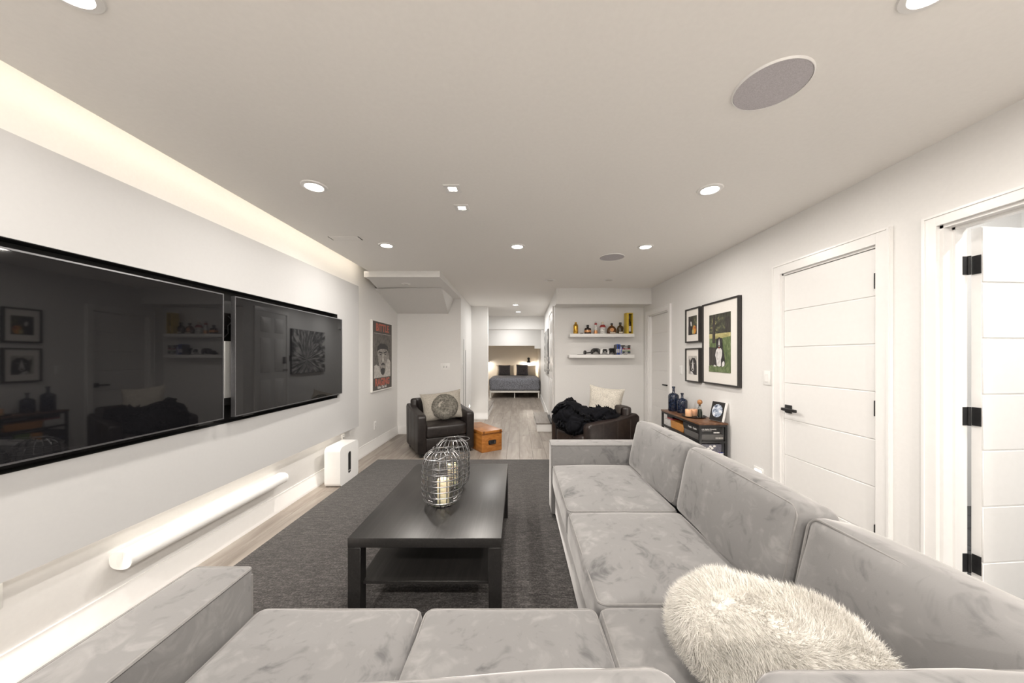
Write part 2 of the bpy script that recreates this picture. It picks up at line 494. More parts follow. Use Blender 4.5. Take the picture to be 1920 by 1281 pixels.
def fur(name, me, mat, parent, n, length, width=0.0016, lie=(0, 0, -0.4), clump=14.0, segs=3, seed=1, keep=None):
    """strands of real geometry rooted on a mesh (tapered strips)"""
    rng = np.random.RandomState(seed)
    me.calc_loop_triangles()
    V = np.empty(len(me.vertices) * 3); me.vertices.foreach_get('co', V); V = V.reshape(-1, 3)
    T = np.empty(len(me.loop_triangles) * 3, dtype=np.int32); me.loop_triangles.foreach_get('vertices', T); T = T.reshape(-1, 3)
    A, B, D = V[T[:, 0]], V[T[:, 1]], V[T[:, 2]]
    nr = np.cross(B - A, D - A); ar = np.linalg.norm(nr, axis=1); nr /= np.maximum(ar, 1e-12)[:, None]
    idx = rng.choice(len(T), n, p=ar / ar.sum())
    r1 = np.sqrt(rng.rand(n)); r2 = rng.rand(n)
    P = A[idx] * (1 - r1)[:, None] + B[idx] * (r1 * (1 - r2))[:, None] + D[idx] * (r1 * r2)[:, None]
    Nn = nr[idx]
    cen = V.mean(axis=0)
    flip = np.sum(Nn * (P - cen), axis=1) < 0
    Nn[flip] *= -1
    if keep is not None:
        k = keep(P); P = P[k]; Nn = Nn[k]; n = len(P)
    q = P * clump
    comb = np.stack([np.sin(q[:, 1] * 1.3 + 2.1 * np.sin(q[:, 2])), np.sin(q[:, 2] * 1.1 + 1.7 * np.sin(q[:, 0])), np.sin(q[:, 0] * 1.2 + 1.9 * np.sin(q[:, 1]))], axis=1)
    L = length * (0.6 + 0.6 * rng.rand(n))
    d0 = Nn + 0.35 * comb + 0.25 * rng.randn(n, 3)
    d0 /= np.linalg.norm(d0, axis=1)[:, None]
    lie = np.array(lie)
    side = np.cross(d0, rng.randn(n, 3)); side /= np.linalg.norm(side, axis=1)[:, None]
    rows = []
    pos = P - Nn * 0.001
    d = d0.copy()
    for s in range(segs + 1):
        wd = width * (1 - s / segs) if s < segs else 0
        if s < segs:
            rows.append(pos - side * wd / 2); rows.append(pos + side * wd / 2)
        else:
            rows.append(pos.copy())
        d = d + lie[None, :] * 0.35 + 0.30 * comb * (s / segs) + 0.10 * rng.randn(n, 3)
        d /= np.linalg.norm(d, axis=1)[:, None]
        pos = pos + d * (L / segs)[:, None]
    k = len(rows)
    allv = np.stack(rows, axis=1).reshape(-1, 3)
    base = (np.arange(n) * k)[:, None]
    quads = []
    tris = []
    for s in range(segs - 1):
        quads.append(base + np.array([[2 * s, 2 * s + 1, 2 * s + 3, 2 * s + 2]]))
    tris.append(base + np.array([[2 * segs - 2, 2 * segs - 1, 2 * segs]]))
    Q = np.concatenate(quads, axis=0) if quads else np.zeros((0, 4), int)
    Tt = np.concatenate(tris, axis=0)
    m2 = bpy.data.meshes.new(name)
    m2.vertices.add(len(allv)); m2.vertices.foreach_set('co', allv.ravel())
    nl = Q.size + Tt.size
    m2.loops.add(nl); m2.loops.foreach_set('vertex_index', np.concatenate([Q.ravel(), Tt.ravel()]).astype(np.int32))
    npoly = len(Q) + len(Tt)
    m2.polygons.add(npoly)
    st = np.concatenate([np.arange(len(Q)) * 4, len(Q) * 4 + np.arange(len(Tt)) * 3]).astype(np.int32)
    m2.polygons.foreach_set('loop_start', st)
    m2.polygons.foreach_set('use_smooth', np.ones(npoly, dtype=bool))
    m2.update(calc_edges=True)
    m2.validate()
    m2.materials.append(mat)
    o = bpy.data.objects.new(name, m2); C.objects.link(o); o.parent = parent
    o['kind'] = 'stuff'
    return o

def text(name, body, size, mat, parent, loc, rot=(PI / 2, 0, 0), extrude=0.0004, sx=1.0, align='CENTER', bold=0.0):
    cu = bpy.data.curves.new(name, 'FONT')
    cu.body = body; cu.size = size; cu.extrude = extrude; cu.align_x = align; cu.align_y = 'CENTER'
    cu.offset = bold; cu.resolution_u = 3
    tmp = bpy.data.objects.new(name, cu); C.objects.link(tmp)
    bpy.context.view_layer.update()
    me = bpy.data.meshes.new_from_object(tmp.evaluated_get(bpy.context.evaluated_depsgraph_get()))
    bpy.data.objects.remove(tmp); bpy.data.curves.remove(cu)
    me.name = name
    me.materials.clear(); me.materials.append(mat)
    o = bpy.data.objects.new(name, me); C.objects.link(o)
    o.parent = parent; o.location = loc; o.rotation_euler = rot; o.scale = (sx, 1, 1)
    return o

def flat(name, pts, y, mat, parent, th=0.0006):
    """thin printed shape in the local xz plane, facing -y"""
    return MB().prism(pts, y, y + th, 'y').build(name, mat, parent, 20)

def area(name, parent, loc, rot, power, color, size, size_y=None, spread=None, disk=False):
    l = bpy.data.lights.new(name, 'AREA')
    l.energy = power; l.color = color
    if disk:
        l.shape = 'DISK'; l.size = size
    else:
        l.shape = 'RECTANGLE'; l.size = size; l.size_y = size_y or size
    if spread: l.spread = spread
    o = bpy.data.objects.new(name, l); C.objects.link(o)
    o.parent = parent; o.location = loc; o.rotation_euler = rot
    return o

def ell(cx, cz, rx, rz, n=20, rot=0.0):
    out = []
    for k in range(n):
        a = 2 * PI * k / n
        x, z = rx * math.cos(a), rz * math.sin(a)
        out.append((cx + x * math.cos(rot) - z * math.sin(rot), cz + x * math.sin(rot) + z * math.cos(rot)))
    return out

# ================================================================ THE ROOM
XL, XR, HC = -2.12, 2.14, 2.46
YN = -3.2

def hall_x(y):            # the hall's right wall runs slightly outwards
    return 0.63 + 0.0235 * (y - 5.36)
HALL_ROT = -math.atan(0.0235)

# floor base and planks
floor = struct('floor', MB().box(-2.4, 2.27, YN - 0.1, 13.2, -0.12, -0.006), M['tread'])
PW, PL = 0.182, 1.22
plank_me = MB().box(-PW / 2 + 0.0008, PW / 2 - 0.0008, -PL / 2 + 0.0008, PL / 2 - 0.0008, -0.006, 0.0, 0.0012, 1).mesh('plank', M['plank'])
short_me = {}
row = 0
x = XL - 0.03 + PW / 2
while x < XR + 0.05:
    y = -1.3 + (row * 0.437) % PL
    while y < 10.9 + PL:
        y0, y1 = y - PL / 2, y + PL / 2
        if y1 < 12.6:
            hidden = (x - PW / 2 > -1.80 and x + PW / 2 < 0.4 and y0 > 1.05 and y1 < 4.40)
            near = y1 < 1.0
            beyond = (y0 > 6.1 and (x < -2.2 or x > 0.95)) or (x > 1.1 and y1 < 3.3)
            if not (hidden or near or beyond):
                share('plank', plank_me, floor, (x, y, 0))
        y += PL
    x += PW
    row += 1

# walls
struct('wall_left', MB().box(-2.32, XL, YN, 6.06, 0, 2.72), M['wall'])
struct('wall_near', MB().box(-2.32, 2.3, YN - 0.12, YN, 0, 2.72), M['wall'])
wr = MB()
OPEN = [(0.86, 1.702, 2.03), (1.99, 2.715, 2.035), (4.74, 5.47, 2.03)]
ys = YN
for (a, b, h) in OPEN:
    wr.box(XR, 2.26, ys, a, 0, 2.6)
    wr.box(XR, 2.26, a, b, h, 2.6)
    ys = b
wr.box(XR, 2.26, ys, 5.84, 0, 2.6)
struct('wall_right', wr, M['wall'])
struct('wall_back_left', MB().box(XL, -1.0, 5.94, 6.06, 0, 2.6), M['wall'])
struct('wall_hall_left', MB().box(-1.12, -1.0, 6.06, 7.3, 0, 2.6), M['wall'])
struct('wall_hall_end', MB().box(-2.4, -0.64, 7.3, 7.42, 0, 2.6), M['wall'])
struct('wall_back_right', MB().box(0.66, 2.26, 5.7, 5.82, 0, 2.6), M['wall'])
hr = MB().prism([(hall_x(5.7), 5.7), (hall_x(11.0), 11.0), (0.95, 11.0), (0.95, 5.82), (0.66, 5.82), (0.66, 5.7)], 0, 2.6, 'z')
struct('wall_hall_right', hr, M['wall'])
struct('wall_stair', MB().box(-2.4, -2.3, 7.42, 11.0, 0, 2.6), M['wall'])
struct('wall_far', MB().prism([(-2.4, 2.6), (-2.4, 1.716), (0.56, 1.716), (0.56, 1.625), (0.95, 1.625), (0.95, 2.6)], 10.9, 11.0, 'y'), M['wall'])
struct('wall_alcove_back', MB().box(-1.5, 1.0, 13.0, 13.1, 0, 2.3), M['wall_tan'])
struct('wall_alcove_left', MB().box(-1.6, -1.5, 11.0, 13.1, 0, 2.3), M['wall_tan'])
struct('wall_alcove_right', MB().box(0.79, 0.95, 11.0, 13.0, 0, 2.3), M['wall_tan'])
struct('wall_far_left', MB().box(-2.4, -1.5, 10.9, 11.0, 0, 1.716), M['wall'])

# ceiling with the light cove along the left wall
ce = MB()
ce.box(-1.90, 2.3, YN - 0.1, 11.0, HC, HC + 0.14)
ce.box(-2.4, -1.90, 5.0, 11.0, HC, HC + 0.14)
ce.box(-2.4, 2.3, YN - 0.1, 11.05, HC + 0.14, HC + 0.26)
struct('ceiling', ce, M['ceil'])
struct('ceiling_alcove', MB().box(-1.6, 1.0, 11.0, 13.1, 2.2, 2.3), M['wall_tan'])
struct('trim_1', MB().box(-1.96, -0.99, 4.29, 5.94, 2.385, HC), M['wall'])
# sloped stair soffit in the back left corner
wd = MB()
wv = [(-1.96, 4.96, 2.384), (-1.12, 4.96, 2.384), (-1.22, 5.94, 2.125), (XL, 5.94, 2.125), (XL, 5.94, 2.384), (-1.12, 5.94, 2.384), (XL, 5.0, 2.384)]
wd.add(wv, [(0, 1, 2, 3, 6), (1, 5, 2), (6, 3, 4), (0, 6, 4, 5, 1), (2, 5, 4, 3)])
struct('trim_2', wd, M['wall'])
struct('trim_5', MB().prism([(-1.9605, 4.45), (XL, 5.15), (XL, 5.94), (-1.9605, 5.94)], 2.385, HC - 0.0005, 'z'), M['wall'])
struct('trim_3', MB().box(0.62, XR, 5.36, 5.7, 2.205, HC), M['wall'])
struct('trim_4', MB().box(-2.4, 0.80, 9.04, 9.22, 2.10, HC), M['wall'])

# side room seen through the open doorway
struct('floor_side_room', MB().box(2.26, 4.6, -0.2, 3.0, -0.1, 0.034), M['tile'])
tile_me = MB().box(-0.148, 0.148, -0.148, 0.148, 0, 0.008, 0.002, 1).mesh('floor_tile', M['tile'])
fs = bpy.data.objects['floor_side_room']
for i in range(6):
    for j in range(8):
        share('floor_tile', tile_me, fs, (2.42 + i * 0.3, 0.65 + j * 0.3, 0.034))
sr = MB().box(4.5, 4.6, -0.3, 3.1, 0, 3.0).box(2.26, 4.6, 3.0, 3.1, 0, 3.0).box(2.26, 4.6, -0.3, -0.2, 0, 3.0).box(2.2, 4.6, -0.3, 3.1, 2.95, 3.05).box(2.2, 2.26, -0.3, 3.1, 2.6, 2.96)
struct('wall_side_room', sr, M['wall'])

# baseboards: stepped profile (distance from wall, height)
def baseboard(name, p0, p1, nrm, h=0.145):
    p0, p1, n = Vector((*p0, 0)), Vector((*p1, 0)), Vector((*nrm, 0))
    prof = [(0, 0.0), (0.026, 0.0), (0.026, 0.030), (0.017, 0.042), (0.017, h - 0.028), (0.011, h - 0.018), (0.011, h), (0, h)]
    mb = MB()
    vs = [p + n * d + Vector((0, 0, z)) for p in (p0, p1) for (d, z) in prof]
    k = len(prof)
    fs_ = [(i, (i + 1) % k, k + (i + 1) % k, k + i) for i in range(k)] + [tuple(range(k)), tuple(range(2 * k - 1, k - 1, -1))]
    mb.add(vs, fs_)
    return struct(name, mb, M['trim'])
baseboard('baseboard_left', (XL, YN), (XL, 5.94), (1, 0))
baseboard('baseboard_back_left', (XL, 5.94), (-1.0, 5.94), (0, -1))
baseboard('baseboard_hall_left', (-1.0, 5.915), (-1.0, 7.3), (1, 0))
baseboard('baseboard_hall_end', (-1.0, 7.3), (-0.64, 7.3), (0, -1))
baseboard('baseboard_hall_right', (hall_x(7.4), 7.4), (hall_x(10.9), 10.9), (-1, 0.02))
baseboard('baseboard_back_right', (0.66, 5.7), (XR, 5.7), (0, -1))
baseboard('baseboard_right', (XR, 2.80), (XR, 4.66), (-1, 0))
baseboard('baseboard_near_right', (XR, 1.765), (XR, 1.90), (-1, 0))

# ---------------------------------------------------------------- doors (local: face -y, origin at floor centre of the opening)
def casing(parent, w, h, cw=0.078, th=0.02, z0=0.0, depth=0.12):
    mb = MB()
    for s in (-1, 1):
        a, b = s * (w / 2), s * (w / 2 + cw)
        mb.box(min(a, b), max(a, b), -th, -0.0005, z0, h + cw)
        a2, b2 = s * (w / 2 + cw - 0.014), s * (w / 2 + cw - 0.002)
        mb.box(min(a2, b2), max(a2, b2), -th - 0.006, -th + 0.001, z0, h + cw - 0.002)
    mb.box(-w / 2 + 0.0005, w / 2 - 0.0005, -th, -0.0005, h, h + cw)
    mb.box(-w / 2 - cw + 0.015, w / 2 + cw - 0.015, -th - 0.006, -th + 0.001, h + cw - 0.014, h + cw - 0.002)
    mb.build('casing', M['trim'], parent)
    jm = MB()
    for s in (-1, 1):
        a, b = s * (w / 2 - 0.014), s * (w / 2)
        jm.box(min(a, b), max(a, b), 0.0, depth, z0, h)
        a, b = s * (w / 2 - 0.026), s * (w / 2 - 0.014)
        jm.box(min(a, b), max(a, b), 0.045, 0.08, z0, h - 0.014)
    jm.box(-w / 2, w / 2, 0.0, depth, h - 0.014, h)
    jm.box(-w / 2 + 0.014, w / 2 - 0.014, 0.045, 0.08, h - 0.026, h - 0.014)
    jm.build('jamb', M['trim'], parent)

def lever(parent, x, z, y, s=1):
    h = MB()
    h.box(x - 0.032, x + 0.032, y - 0.009, y, z - 0.032, z + 0.032, 0.003, 2)
    h.tube([(x, y, z), (x, y - 0.045, z)], 0.010, 10)
    h.box(min(x - s * 0.012, x + s * 0.125), max(x - s * 0.012, x + s * 0.125), y - 0.056, y - 0.040, z - 0.011, z + 0.011, 0.004, 2)
    return h.build('handle', M['black_metal'], parent)

def grooved_leaf(parent, x0, x1, y0, y1, z0, z1, n=7, proud=0.005):
    """slab with n boards in front, separated by fine grooves"""
    core = MB().box(x0, x1, y0 + proud, y1, z0, z1).build('slab', M['door'], parent)
    hh = (z1 - z0) / n
    me = MB().box(x0, x1, y0, y0 + proud + 0.001, 0.0035, hh - 0.0035, 0.002, 1).mesh('panel', M['door'])
    for k in range(n):
        share('panel', me, core, (0, 0, z0 + k * hh))
    return core

# closed grooved door
d1 = structE('door_1', (XR, (1.99 + 2.715) / 2, 0), -PI / 2)
casing(d1, 0.725, 2.035)
grooved_leaf(d1, -0.346, 0.346, 0.004, 0.044, 0.012, 2.016)
lever(d1, -0.30, 0.955, 0.004, 1)
for z in (1.82, 1.06, 0.32):
    hm = MB().tube([(0.3525, -0.006, z - 0.046), (0.3525, -0.006, z + 0.046)], 0.0085, 10)
    hm.box(0.342, 0.351, -0.002, 0.003, z - 0.045, z + 0.045)
    hm.build('hinge', M['black_metal'], d1)

# open door into the side room
d2 = structE('door_2', (XR, (0.86 + 1.702) / 2, 0), -PI / 2)
casing(d2, 0.842, 2.03, 0.060)
leaf_root = bpy.data.objects.new('leaf', None); C.objects.link(leaf_root); leaf_root.parent = d2
leaf_root.location = (-0.407, 0.135, 0)
leaf_root.rotation_euler = (0, 0, R(90 + 5))
# leaf local: extends +x into the side room, face -y towards the photographer
lm = MB().box(0.012, 0.79, -0.032, 0.004, 0.075, 2.012, 0.001, 1)
lf = lm.build('slab', M['door'], leaf_root)
n = 7; z0 = 0.075; hh = (2.012 - z0) / n
lp = MB().box(0.012, 0.79, -0.0375, -0.032, 0.0035, hh - 0.0035, 0.002, 1).mesh('panel', M['door'])
for k in range(n):
    share('panel', lp, leaf_root, (0, 0, z0 + k * hh))
for z in (1.826, 1.07, 0.335):
    hm = MB()
    hm.tube([(-0.402, 0.124, z - 0.047), (-0.402, 0.124, z + 0.047)], 0.0065, 8)
    hm.box(-0.4065, -0.404, 0.085, 0.120, z - 0.046, z + 0.046)
    hm.box(-0.405, -0.372, 0.140, 0.1435, z - 0.046, z + 0.046)
    hm.build('hinge', M['black_metal'], d2)

# far closed door in the right wall
d3 = structE('door_3', (XR, (4.74 + 5.47) / 2, 0), -PI / 2)
casing(d3, 0.73, 2.03)
grooved_leaf(d3, -0.349, 0.349, 0.042, 0.08, 0.012, 2.014)
lever(d3, 0.29, 0.955, 0.042, -1)

# six panel entrance door in the hall's right wall, above a step
yd = 6.42
d4 = structE('door_4', (hall_x(yd), yd, 0), -PI / 2 + HALL_ROT)
cs = MB()
W4 = 0.82; Z4 = 0.16; T4 = 2.19
for s in (-1, 1):
    a, b = s * W4 / 2, s * (W4 / 2 + 0.07)
    cs.box(min(a, b), max(a, b), -0.022, -0.0005, Z4, T4 + 0.07)
cs.box(-W4 / 2 + 0.0005, W4 / 2 - 0.0005, -0.022, -0.0005, T4, T4 + 0.07)
cs.build('casing', M['trim'], d4)
MB().box(-W4 / 2, W4 / 2, -0.008, 0.0, Z4, T4).build('slab', M['door'], d4)
for (cx, cw_) in ((-0.19, 0.26), (0.19, 0.26)):
    for (za, zb) in ((Z4 + 0.16, Z4 + 0.78), (Z4 + 0.92, Z4 + 1.55), (Z4 + 1.66, Z4 + 1.93)):
        pm = MB()
        pm.box(cx - cw_ / 2, cx + cw_ / 2, -0.016, -0.006, za, zb, 0.006, 2)
        pm.box(cx - cw_ / 2 + 0.035, cx + cw_ / 2 - 0.035, -0.020, -0.006, za + 0.035, zb - 0.035, 0.006, 2)
        pm.build('panel', M['door'], d4)
MB().box(-W4 / 2, W4 / 2, -0.05, 0, Z4 - 0.004, Z4 + 0.028, 0.003, 1).build('sill', M['black_metal'], d4)
MB().box(-0.355, -0.285, -0.045, -0.008, 1.23, 1.36, 0.006, 2).build('keypad_lock', M['bezel'], d4)
kb = MB().lathe([(0.0, 0), (0.03, 0.0), (0.03, 0.01), (0.012, 0.02), (0.012, 0.035), (0.026, 0.05), (0.026, 0.065), (0, 0.07)], 16,
                Matrix.Translation((-0.32, -0.008, 1.10)) @ Matrix.Rotation(PI / 2, 4, 'X'))
kb.build('knob', M['chrome'], d4)

# steps
def step(name, label, x0, x1, y0, y1):
    t = thing(name, label, 'step', ((x0 + x1) / 2, (y0 + y1) / 2, 0))
    hx, hy = (x1 - x0) / 2, (y1 - y0) / 2
    box('riser', M['trim'], t, -hx + 0.012, hx - 0.012, -hy + 0.012, hy - 0.012, 0.0, 0.135)
    box('tread', M['tread'], t, -hx, hx, -hy, hy, 0.135, 0.158, 0.004)
step('entry_step', 'low white step with a grey tread below the entrance door in the hall', 0.345, 0.645, 6.10, 7.30)
step('stair_step', 'low step with grey tread at left side of hall by the bed', -1.6, -0.645, 7.44, 9.25)

# ================================================================ LAMPS
def downlight(label, x, y, z=HC, power=POT_W, color=LAMP, lens='lens_on', r=0.052, group='round recessed downlights'):
    t = thing('recessed_downlight', label, 'downlight', (x, y, z), 0, group)
    ring = MB().lathe([(r, -0.001), (r, -0.007), (r + 0.004, -0.010), (r + 0.022, -0.006), (r + 0.026, 0.0), (r, -0.0005)], 28)
    ring.build('trim_ring', M['trim'], t)
    MB().lathe([(0, -0.003), (r, -0.003), (r, -0.001), (0, -0.001)], 28).build('lens', M[lens], t)
    if power:
        area('lamp', t, (0, 0, -0.012), (0, 0, 0), power, color, 2 * r, disk=True, spread=R(178))
    return t
downlight('lit round downlight in ceiling above the front left TV, second from the camera', -1.30, 2.15, power=POT_W * 0.8)
downlight('lit round downlight in ceiling just right of the slim vent outline, left row', -1.28, 3.29, power=POT_W * 1.9)
downlight('lit round downlight in the middle of the ceiling, farther than the square spots', 0.0, 3.32, power=POT_W * 3.0)
downlight('lit round downlight in ceiling right beside the far round speaker', 1.27, 3.33, power=POT_W)
downlight('large bright lit round downlight right of centre, nearer than the far round speaker', 1.255, 2.19, power=POT_W * 0.7)
downlight('lit round downlight cut by the top right edge of the picture', 1.23, 0.99)
downlight('lit round downlight at the top left edge of the picture over the sofa arm', -1.33, 0.99)
for (lx, ly, lab) in ((1.25, -0.7, 'right, first row'), (0.0, -0.7, 'in the middle, first row'), (-1.3, -0.7, 'left, first row'),
                      (1.25, -2.2, 'right, second row'), (0.0, -2.2, 'in the middle, second row'), (-1.3, -2.2, 'left, second row')):
    downlight('added unseen fill downlight behind the camera ' + lab, lx, ly, power=REAR_FILL_W)  # unseen lamps added to lift the ceiling and walls with bounced light
downlight('unlit round downlight in ceiling left, over the corridor entrance', 0.465, 4.8, power=0, lens='lens_off', r=0.05)
downlight('unlit round downlight in ceiling right, before the shelf bulkhead', 1.30, 4.77, power=0, lens='lens_off', r=0.05)
downlight('unlit small downlight under the lowered left bulkhead', -1.56, 4.70, z=2.385, power=0, lens='lens_off', r=0.04)
downlight('nearer lit downlight in the hall ceiling', -0.04, 7.08, power=HALL_W, color=COOL, lens='lens_hall')
downlight('farther lit downlight in the hall ceiling before the bed', 0.02, 8.17, power=HALL_W, color=COOL, lens='lens_hall')
downlight('lit downlight hidden behind the hall bulkhead in front of the bed', -0.2, 10.1, power=HALL_W, color=COOL, lens='lens_hall')

def square_spot(label, x, y, rz):
    t = thing('square_spotlight', label, 'spotlight', (x, y, HC), rz, 'small square ceiling spots')
    a, b = 0.026, 0.052
    f = MB().box(-b, b, -b, -a, -0.006, 0, 0.001, 1).box(-b, b, a, b, -0.006, 0, 0.001, 1).box(-b, -a, -a, a, -0.006, 0, 0.001, 1).box(a, b, -a, a, -0.006, 0, 0.001, 1)
    f.build('frame', M['trim'], t)
    MB().box(-a, a, -a, a, -0.003, 0).build('lens', M['lens_on'], t)
    area('lamp', t, (0, 0, -0.012), (0, 0, 0), POT_W * 0.7, LAMP, 2 * a, 2 * a, spread=R(150))
square_spot('lit small square ceiling spot, nearer of the two side by side', -0.42, 2.18, 0)
square_spot('lit small square ceiling spot, farther of the two side by side', -0.405, 2.46, 0)

def strip(name, label, x, y0, y1, z, rot, power, color):
    t = thing(name, label, 'led strip', (x, (y0 + y1) / 2, z))
    MB().box(-0.004, 0.004, -(y1 - y0) / 2, (y1 - y0) / 2, -0.006, 0.006).build('tape', M['strip_on'], t)
    return t
s1 = strip('led_strip', 'long warm led strip glowing in the ceiling cove over the TV panel', -1.905, YN + 0.1, 4.44, 2.535, None, 0, COVE)
area('lamp', s1, (-0.008, 0, 0), (0, R(90 - 20), 0), COVE_W, COVE, 0.02, 7.5, spread=R(170))
s2 = strip('led_strip', 'warm led strip glowing behind the lower edge of the TV panel', -2.098, 0.0, 4.1, 0.585, None, 0, COVE)
area('lamp', s2, (0.004, 0, -0.012), (0, R(12), 0), UNDER_W, COVE, 0.02, 4.1, spread=R(170))

# side room lamp and an added fill lamp
downlight('added fill downlight in the small side room, past the door leaf', 3.3, 2.4, z=2.95, power=BATH_W * 0.6, color=COOL, lens='lens_hall')  # extra lamp, added to brighten the wall that the door leaf shades
downlight('bright downlight in the small side room behind the open door', 3.0, 0.9, z=2.95, power=BATH_W, color=COOL, lens='lens_hall')

def step_light(label, loc, rz, power):
    t = thing('step_light', label, 'step light', loc, rz, 'wall step lights')
    box('plate', M['white_plastic'], t, -0.058, 0.058, -0.008, 0, -0.036, 0.036, 0.002)
    box('lens', M['step_on'], t, -0.040, 0.040, -0.010, -0.008, -0.022, 0.016)
    area('lamp', t, (0, -0.014, -0.003), (R(-60), 0, 0), power, LAMP, 0.08, 0.035)
step_light('glowing white step light low on right wall between shelf unit and closed door', (XR, 2.975, 0.35), -PI / 2, 1.2)
step_light('small glowing step light low on left hall wall behind the left armchair', (-1.0, 6.95, 0.345), PI / 2, 0.6)

# ================================================================ MEDIA WALL
PX = -1.98                                  # front of panel
pz0, pz1 = 0.50, 2.245
nz0, nz1 = 0.915, 1.832                     # niche for the screens
ny0, ny1 = 0.60, 3.70
mp = MB()
mp.box(XL + 0.06, PX, -0.5, 4.19, pz0, nz0)
mp.box(XL + 0.06, PX, -0.5, 4.19, nz1, pz1)
mp.box(XL + 0.06, PX, -0.5, ny0, nz0, nz1)
mp.box(XL + 0.06, PX, ny1, 4.19, nz0, nz1)
mp.box(XL, XL + 0.06, -0.3, 4.0, 0.62, 2.12)
panel = struct('wall_media_panel', mp, M['panel'])
MB().box(XL + 0.06, XL + 0.064, ny0, ny1, nz0, nz1).build('niche_back', M['black_void'], panel)
nl = MB().box(XL + 0.062, PX - 0.002, ny0, ny1, nz1 - 0.003, nz1 - 0.0005).box(XL + 0.062, PX - 0.002, ny0, ny1, nz0 + 0.0005, nz0 + 0.003)
nl.box(XL + 0.062, PX - 0.002, ny1 - 0.003, ny1 - 0.0005, nz0, nz1)
nl.build('niche_lining', M['black_void'], panel)

def television(label, yc, rz, x):
    t = thing('television', label, 'television', (x, yc, 1.37), PI / 2 + rz, 'wall-mounted flat televisions')
    w, h = 1.44, 0.822
    b = 0.007
    fr = MB().box(-w / 2, w / 2, 0, 0.028, -h / 2, -h / 2 + b).box(-w / 2, w / 2, 0, 0.028, h / 2 - b, h / 2)
    fr.box(-w / 2, -w / 2 + b, 0, 0.028, -h / 2 + b, h / 2 - b).box(w / 2 - b, w / 2, 0, 0.028, -h / 2 + b, h / 2 - b)
    fr.build('bezel', M['bezel'], t)
    MB().box(-w / 2 + b, w / 2 - b, 0.004, 0.026, -h / 2 + b, h / 2 - b).build('screen', M['screen'], t)
    MB().box(-0.5, 0.5, 0.028, 0.055, -0.33, 0.2, 0.006, 1).build('rear_housing', M['black_void'], t)
    MB().box(-0.12, 0.12, 0.055, 0.10, -0.1, 0.1, 0.002, 1).build('wall_bracket', M['black_metal'], t)
    for s in (-1, 1):
        MB().box(s * 0.60 - 0.05, s * 0.60 + 0.05, 0.004, 0.03, -h / 2 - 0.012, -h / 2, 0.002, 1).build('foot_socket', M['black_void'], t)
    return t
television('nearest big flat TV, cut off by the left picture edge', 2.205 - 0.72, 0.0, -1.925)
television('farther big flat TV, right of the narrow gap with the white console', 2.283 + 0.718, R(0.9), -1.928)

# console and router in the gap
t = thing('game_console', 'white upright game console seen in gap between the TVs', 'game console', (-2.035, 2.33, nz0 + 0.12))
MB().box(-0.02, 0.045, -0.10, 0.10, 0, 0.05, 0.004, 1).build('stand', M['black_void'], t)
MB().prism([(-0.13, 0.05), (0.13, 0.05), (0.135, 0.30), (0.12, 0.44), (-0.10, 0.44), (-0.135, 0.30)], 0.028, 0.044, 'x', 0.004).build('side_plate', M['white_plastic'], t)
MB().box(-0.015, 0.028, -0.12, 0.12, 0.055, 0.43, 0.006, 1).build('body', M['black_void'], t)
t = thing('power_brick', 'black adapter with cable above the white console between the TVs', 'adapter', (-2.035, 2.33, 1.56))
MB().box(-0.008, 0.03, -0.035, 0.035, 0, 0.11, 0.005, 2).build('body', M['frame_black'], t)
MB().tube([(0.03, 0.0, 0.09), (0.045, 0.02, 0.06), (0.045, -0.02, 0.02), (0.03, 0.0, -0.03), (0.0, 0.0, -0.06)], 0.004, 6).build('cable', M['bezel'], t)

# soundbar
t = thing('soundbar', 'long white rounded soundbar mounted on wall below the TV panel', 'soundbar', (-2.058, 2.34, 0.31))
L = 1.19
sec = []
for k in range(28):
    a = 2 * PI * k / 28
    cx = math.copysign(abs(math.cos(a)) ** 0.8, math.cos(a)) * 0.056
    cz = math.copysign(abs(math.sin(a)) ** 0.85, math.sin(a)) * 0.044
    sec.append((cx, cz))
MB().prism(sec, -L / 2, L / 2, 'y').build('body', M['white_plastic'], t)
for s in (-1, 1):
    mb = MB().prism([(x * 1.06, z * 1.06) for x, z in sec], s * L / 2 - 0.004, s * L / 2 + 0.004, 'y')
    mb.build('end_cap', M['white_plastic'], t)
    MB().prism([(x * 0.55 + 0.012, z * 0.9) for x, z in sec[7:22]], s * (L / 2 + 0.004) - 0.001, s * (L / 2 + 0.004) + 0.002, 'y').build('end_inset', M['trim'], t)
MB().box(-0.064, -0.05, -0.3, 0.3, -0.02, 0.02).build('wall_mount', M['white_plastic'], t)

# subwoofer
t = thing('subwoofer', 'white box subwoofer with black slot on floor under TV panel end', 'speaker', (-1.928, 3.70, 0))
sw, sd, sh = 0.40, 0.165, 0.415
pr = []
def rr(w, h, r, hole=False, n=6):
    return rect_loop(w / 2, h / 2, r, n)
outer = [(p[0], p[1] + sh / 2) for p in rr(sw, sh, 0.05)]
inner = [(p[0], p[1] + sh / 2) for p in rr(0.066, 0.235, 0.026)]
mb = MB(); n = len(outer)
vs = [(sd / 2, y, z) for y, z in outer] + [(sd / 2, y, z) for y, z in inner] + [(-sd / 2, y, z) for y, z in outer] + [(-sd / 2, y, z) for y, z in inner]
fs_ = []
for i in range(n):
    j = (i + 1) % n
    fs_ += [(i, j, n + j, n + i), (2 * n + i, 3 * n + i, 3 * n + j, 2 * n + j), (i, 2 * n + i, 2 * n + j, j), (n + i, n + j, 3 * n + j, 3 * n + i)]
mb.add(vs, fs_)
mb.build('cabinet', M['white_plastic'], t, 50)
ins = [(p[0], p[1] + sh / 2) for p in rr(0.064, 0.233, 0.025)]
MB().prism(ins, -0.06, sd / 2 - 0.003, 'x').build('slot', M['black_void'], t)
